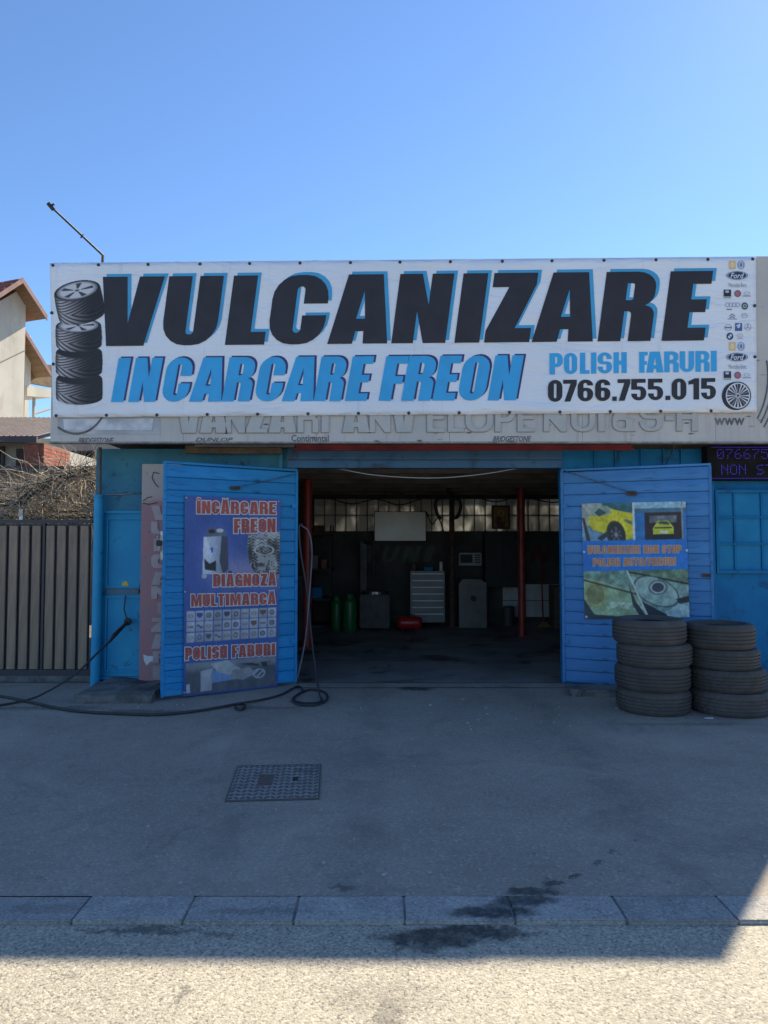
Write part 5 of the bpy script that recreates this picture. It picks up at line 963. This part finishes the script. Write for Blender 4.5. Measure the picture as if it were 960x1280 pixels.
# ribbed roof sheets
M_ROOF = pmat('brown_roof_sheet', (.34, .27, .255), (.27, .21, .2), ns=3, rough=.45); bm = BM(); bmr = BM(); A0, A1 = Vector((0, HY-.7, ez)), Vector((0, HY+3.2, rz)); xs = np.arange(-15, P(66, 540, HY).x, .125)
for i, x in enumerate(xs):
    w_ = .022 if i % 2 else 0; p = [bm.verts.new(v_) for v_ in ((x+.008, A0.y, A0.z), (x+.117, A0.y, A0.z), (x+.117, A1.y, A1.z), (x+.008, A1.y, A1.z))]; bm.faces.new(p)
    prism(bmr, [(x-.014, A0.y, A0.z-.01), (x+.014, A0.y, A0.z-.01), (x+.014, A0.y, A0.z+.016), (x-.014, A0.y, A0.z+.016)], (0, A1.y-A0.y, A1.z-A0.z))
rf = obj('roof', bm, M_ROOF, HS, kind='stuff'); obj('roof_ribs', bmr, M_BRN, HS, kind='stuff'); bm = BM(); box(bm, -15, xs[-1]+.1, HY-.72, HY-.66, ez-.14, ez-.012); obj('eave_board', bm, M_BRN, HS)
bm = BM(); prism(bm, [(-15, HY-.66, ez-.03), (-15, HY+3.1, rz-.05), (-15, HY+3.1, rz-.13), (-15, HY-.66, ez-.11)], (xs[-1]+15, 0, 0)); obj('roof_deck', bm, M_BRN, HS)
# brick pillar (real bricks, joined: each about five pixels)
bxa, bxb = P(30, 560, HY-.6).x, P(55, 560, HY-.6).x; bz1 = ez-.13; M_BRICK = pmat('red_brick', (.3, .085, .05), (.2, .06, .04), ns=9, rough=.9, bump=.4, bs=60, world=True, dirt=(.12, .05, .04), ds=5, damt=.6)
obj('pillar_mortar', bx(bxa+.006, bxb-.006, HY-.594, HY+.55, 0, bz1-.01), pmat('mortar', (.16, .13, .11), (.1, .08, .07), rough=.95), HS); bm = BM(); z = 1.6; row = 0
while z+.07 < bz1:
    x = bxa-(.12 if row % 2 else 0)
    while x < bxb: box(bm, max(x, bxa), min(x+.235, bxb), HY-.6, HY-.5, z, z+.068, jit=.002); x += .25
    y = HY-.5+(.0 if row % 2 else .004)
    while y < HY+.5: box(bm, bxb-.1, bxb, y, y+.225, z, z+.068, jit=.002); y += .24
    z += .082; row += 1
obj('pillar_bricks', bm, M_BRICK, HS, kind='stuff')
M_PANE = pmat('dark_window_glass', (.03, .035, .04), (.02, .025, .03), rough=.08, r2=1); M_WOOD = pmat('brown_window_wood', (.05, .03, .028), (.035, .025, .022), rough=.6)
def window(par, px0, py0, px1, py1, Y):
    a, b = P(px0, py1, Y), P(px1, py0, Y); wd = obj('window', bx(a.x, b.x, Y-.006, Y-.001, a.z, b.z), M_PANE, par); obj('window_frame', frame(a.x-.03, b.x+.03, a.z-.03, b.z+.03, Y-.06, Y-.007, .06), M_WOOD, wd)
    xm = (a.x+b.x)/2; obj('mullion', bx(xm-.025, xm+.025, Y-.05, Y-.008, a.z+.03, b.z-.03), M_WOOD, wd)
window(HS, 91, 565, 117, 586, HY+6); window(HS, -8, 560, 5, 584, HY); window(HS, 23, 563, 28, 584, HY)
obj('ledge', bx(-15, -5, HY-1.4, HY-.8, P(60, 591, HY-1.4).z, P(60, 582.5, HY-1.4).z), M_BRN, HS); obj('ledge_wall', bx(-15, -5, HY-1.35, HY-.85, -.02, P(60, 591, HY-1.4).z-.002), pmat('brown_render', (.22, .15, .11), (.16, .12, .09), ns=2, rough=.9), HS)
# --- tall cream house: gable wall lit by the sun, deep timber eaves
HN = Vector((.93, -.37, 0)).normalized(); HP = Plane(P(32, 500, 21), HN); hd = Vector((-HN.y, HN.x, 0))   # hd: along the wall, away from the camera
TH = thing('tall_house', (P(10, 500, 21).x, 22, -.02), 'tall cream rendered house with red tiled roof and wooden eaves', 'house')
M_CREAM = pmat('cream_render', (.64, .59, .5), (.55, .51, .43), ns=2.5, rough=.9, bump=.25, bs=25, stretch=(1, 1, .4), dirt=(.4, .36, .28), ds=1.5, damt=.5)
M_EAVE = pmat('eave_boards', (.3, .2, .12), (.22, .15, .09), ns=7, rough=.8, stretch=(1, 1, 8)); M_RTILE = pmat('red_roof_tile', (.26, .09, .075), (.2, .07, .06), ns=6, rough=.7)
ap = HP.hit(30, 356); wc = HP.hit(32, 400); back = -HN*5
top = [HP.hit(-110, 452), ap.copy()]; z00 = -.02
c0 = Vector((wc.x, wc.y, z00)); cl = HP.hit(-110, 600); cl.z = z00
bm = BM(); prism(bm, [cl, c0, Vector((wc.x, wc.y, ap.z)), HP.hit(-110, 440)], back); obj('wall', bm, M_CREAM, TH)
bm = BM(); prism(bm, [HP.hit(-110, 508, .012), HP.hit(32, 438.5, .012), HP.hit(32, 437.2, .012), HP.hit(-110, 506.5, .012)], HN*-.02); obj('string_course', bm, pmat('render_joint', (.2, .18, .15), rough=.9), TH)
# roof: left slope over the wall, right slope out over the balcony side
def slope(p, q, out0, out1, th=.1):            # slab between ridge point p and eave point q, running along the wall normal
    bm = BM(); prism(bm, [p+HN*out0, q+HN*out0, q+HN*out0-Vector((0, 0, th)), p+HN*out0-Vector((0, 0, th))], HN*(out1-out0)); return bm
OV = .45; HPo = Plane(HP.p+HN*OV, HN); rp = HPo.hit(28, 348)-HN*OV; lp = HPo.hit(-110, 437)-HN*OV; rp2 = HPo.hit(58.5, 395)-HN*OV
obj('roof_slope', slope(rp, lp, OV, -5, .09), M_RTILE, TH); obj('roof_slope', slope(rp, rp2, OV, -5, .06), M_RTILE, TH)
bm = BM(); u = (rp2-rp); nb = 9
for k in range(nb): a_, b_ = rp+u*(k/nb), rp+u*((k+.94)/nb); prism(bm, [a_+HN*(OV-.03)-Vector((0, 0, .065)), b_+HN*(OV-.03)-Vector((0, 0, .065)), b_+HN*(OV-.03)-Vector((0, 0, .09)), a_+HN*(OV-.03)-Vector((0, 0, .09))], HN*-4.4)
obj('soffit_boards', bm, M_EAVE, TH)
for a_, b_ in ((rp, lp), (rp, rp2)): bm = BM(); prism(bm, [a_+HN*(OV+.002)+Vector((0, 0, .02)), b_+HN*(OV+.002)+Vector((0, 0, .02)), b_+HN*(OV+.002)-Vector((0, 0, .14)), a_+HN*(OV+.002)-Vector((0, 0, .14))], HN*.03); obj('barge_board', bm, pmat('barge', (.3, .16, .13), (.24, .13, .11), rough=.7) if a_ is rp and b_ is lp else bpy.data.materials['barge'], TH)
bm = BM(); uu = (lp-rp); L = uu.length
for k in range(int(L/.3)):
    for m in range(9): s_ = rp+uu*((k+.5)*.3/L)+HN*(OV-m*.6)+Vector((0, 0, .0)); tube(bm, [s_+HN*.0, s_-HN*.57], .05, 6)
obj('roof_tiles', bm, M_RTILE, TH, kind='stuff')
# lower wing with its own eaves
HP2 = Plane(HP.p-HN*.6+hd*.0, HN); HPw = Plane(HP.p+HN*(OV-.5), HN); q0, q1 = HPw.hit(30, 411)-HN*OV, HPw.hit(64, 467)-HN*OV
obj('wing_roof', slope(q0, q1, OV, -4, .07), M_RTILE, TH); bm = BM(); u = (q1-q0)
for k in range(7): a_, b_ = q0+u*(k/7), q0+u*((k+.94)/7); prism(bm, [a_+HN*(OV-.02)-Vector((0, 0, .075)), b_+HN*(OV-.02)-Vector((0, 0, .075)), b_+HN*(OV-.02)-Vector((0, 0, .1)), a_+HN*(OV-.02)-Vector((0, 0, .1))], HN*-3.6)
obj('wing_soffit', bm, M_EAVE, TH)
bm = BM(); prism(bm, [q0+HN*(OV+.002)+Vector((0, 0, .02)), q1+HN*(OV+.002)+Vector((0, 0, .02)), q1+HN*(OV+.002)-Vector((0, 0, .13)), q0+HN*(OV+.002)-Vector((0, 0, .13))], HN*.03); obj('barge_board', bm, bpy.data.materials['barge'], TH)
WP = Plane(HP.p-HN*.5, HN)
bm = BM(); prism(bm, [WP.hit(31, 497), WP.hit(38.5, 497), WP.hit(38.5, 420), WP.hit(31, 418)], HN*-3); b0 = Vector((WP.hit(31, 497).x, WP.hit(31, 497).y, 0)); obj('wing_wall', bm, M_CREAM, TH)
bm = BM(); prism(bm, [WP.hit(38.6, 479, -.2), WP.hit(66, 484, -.2), WP.hit(66, 456, -.2), WP.hit(38.6, 455, -.2)], HN*-.12); obj('balcony_boards', bm, pmat('weathered_boards', (.2, .14, .08), (.14, .1, .06), ns=6, rough=.85), TH)
bm = BM(); prism(bm, [WP.hit(34, 482, .05), WP.hit(66, 487, .05), WP.hit(66, 497, .05), WP.hit(34, 495, .05)], HN*-1.5); obj('balcony_slab', bm, M_CREAM, TH)
for px in (34, 42.5): a_, b_ = WP.hit(px, 530, -.3), WP.hit(px, 496, -.3); bm = BM(); tube(bm, [Vector((b_.x, b_.y, -.02)), b_], .05, 8); obj('balcony_post', bm, pmat('post_grey', (.4, .38, .35), rough=.7) if px == 34 else bpy.data.materials['post_grey'], TH)
bm = BM(); tube(bm, [WP.hit(42.5, 517, -.3), WP.hit(62, 511, -.3)], .04, 8); obj('brace', bm, bpy.data.materials['post_grey'], TH)
bm = BM(); q = Vector((WP.hit(36, 500).x, WP.hit(36, 500).y, 0)); prism(bm, [Vector((WP.hit(31, 490).x, WP.hit(31, 490).y, -.02)), Vector((WP.hit(36, 490).x, WP.hit(36, 490).y, -.02)), WP.hit(36, 497), WP.hit(31, 497)], HN*-3); obj('wing_base', bm, M_CREAM, TH)
# scrap of paper and loose stones on the forecourt
bm = BM(); c_ = Gd(886, 898); prism(bm, [c_+Vector(q) for q in ((-.04, -.012, .006), (.035, -.016, .004), (.042, .01, .008), (-.036, .014, .005))], (0, 0, -.003)); tag(obj('paper_scrap', bm, K_WHT), 'small white paper scrap on the ground in front of the tyres', 'paper')
pr = random.Random(11); bm = BM()
for _ in range(260):
    if pr.random() < .5: p = Gd(pr.uniform(0, 960), pr.uniform(870, 1110))
    else: p = Gd(pr.uniform(0, 960), pr.triangular(862, 930, 880))
    r_ = pr.choice((.003, .004, .005, .008)); box(bm, p.x-r_, p.x+r_*pr.uniform(.6, 1.6), p.y-r_, p.y+r_, 0, r_*1.1, jit=r_*.35)
obj('loose_grit', bm, pmat('grit', (.4, .38, .34), (.2, .19, .18), ns=40, rough=.9, world=True), kind='stuff')
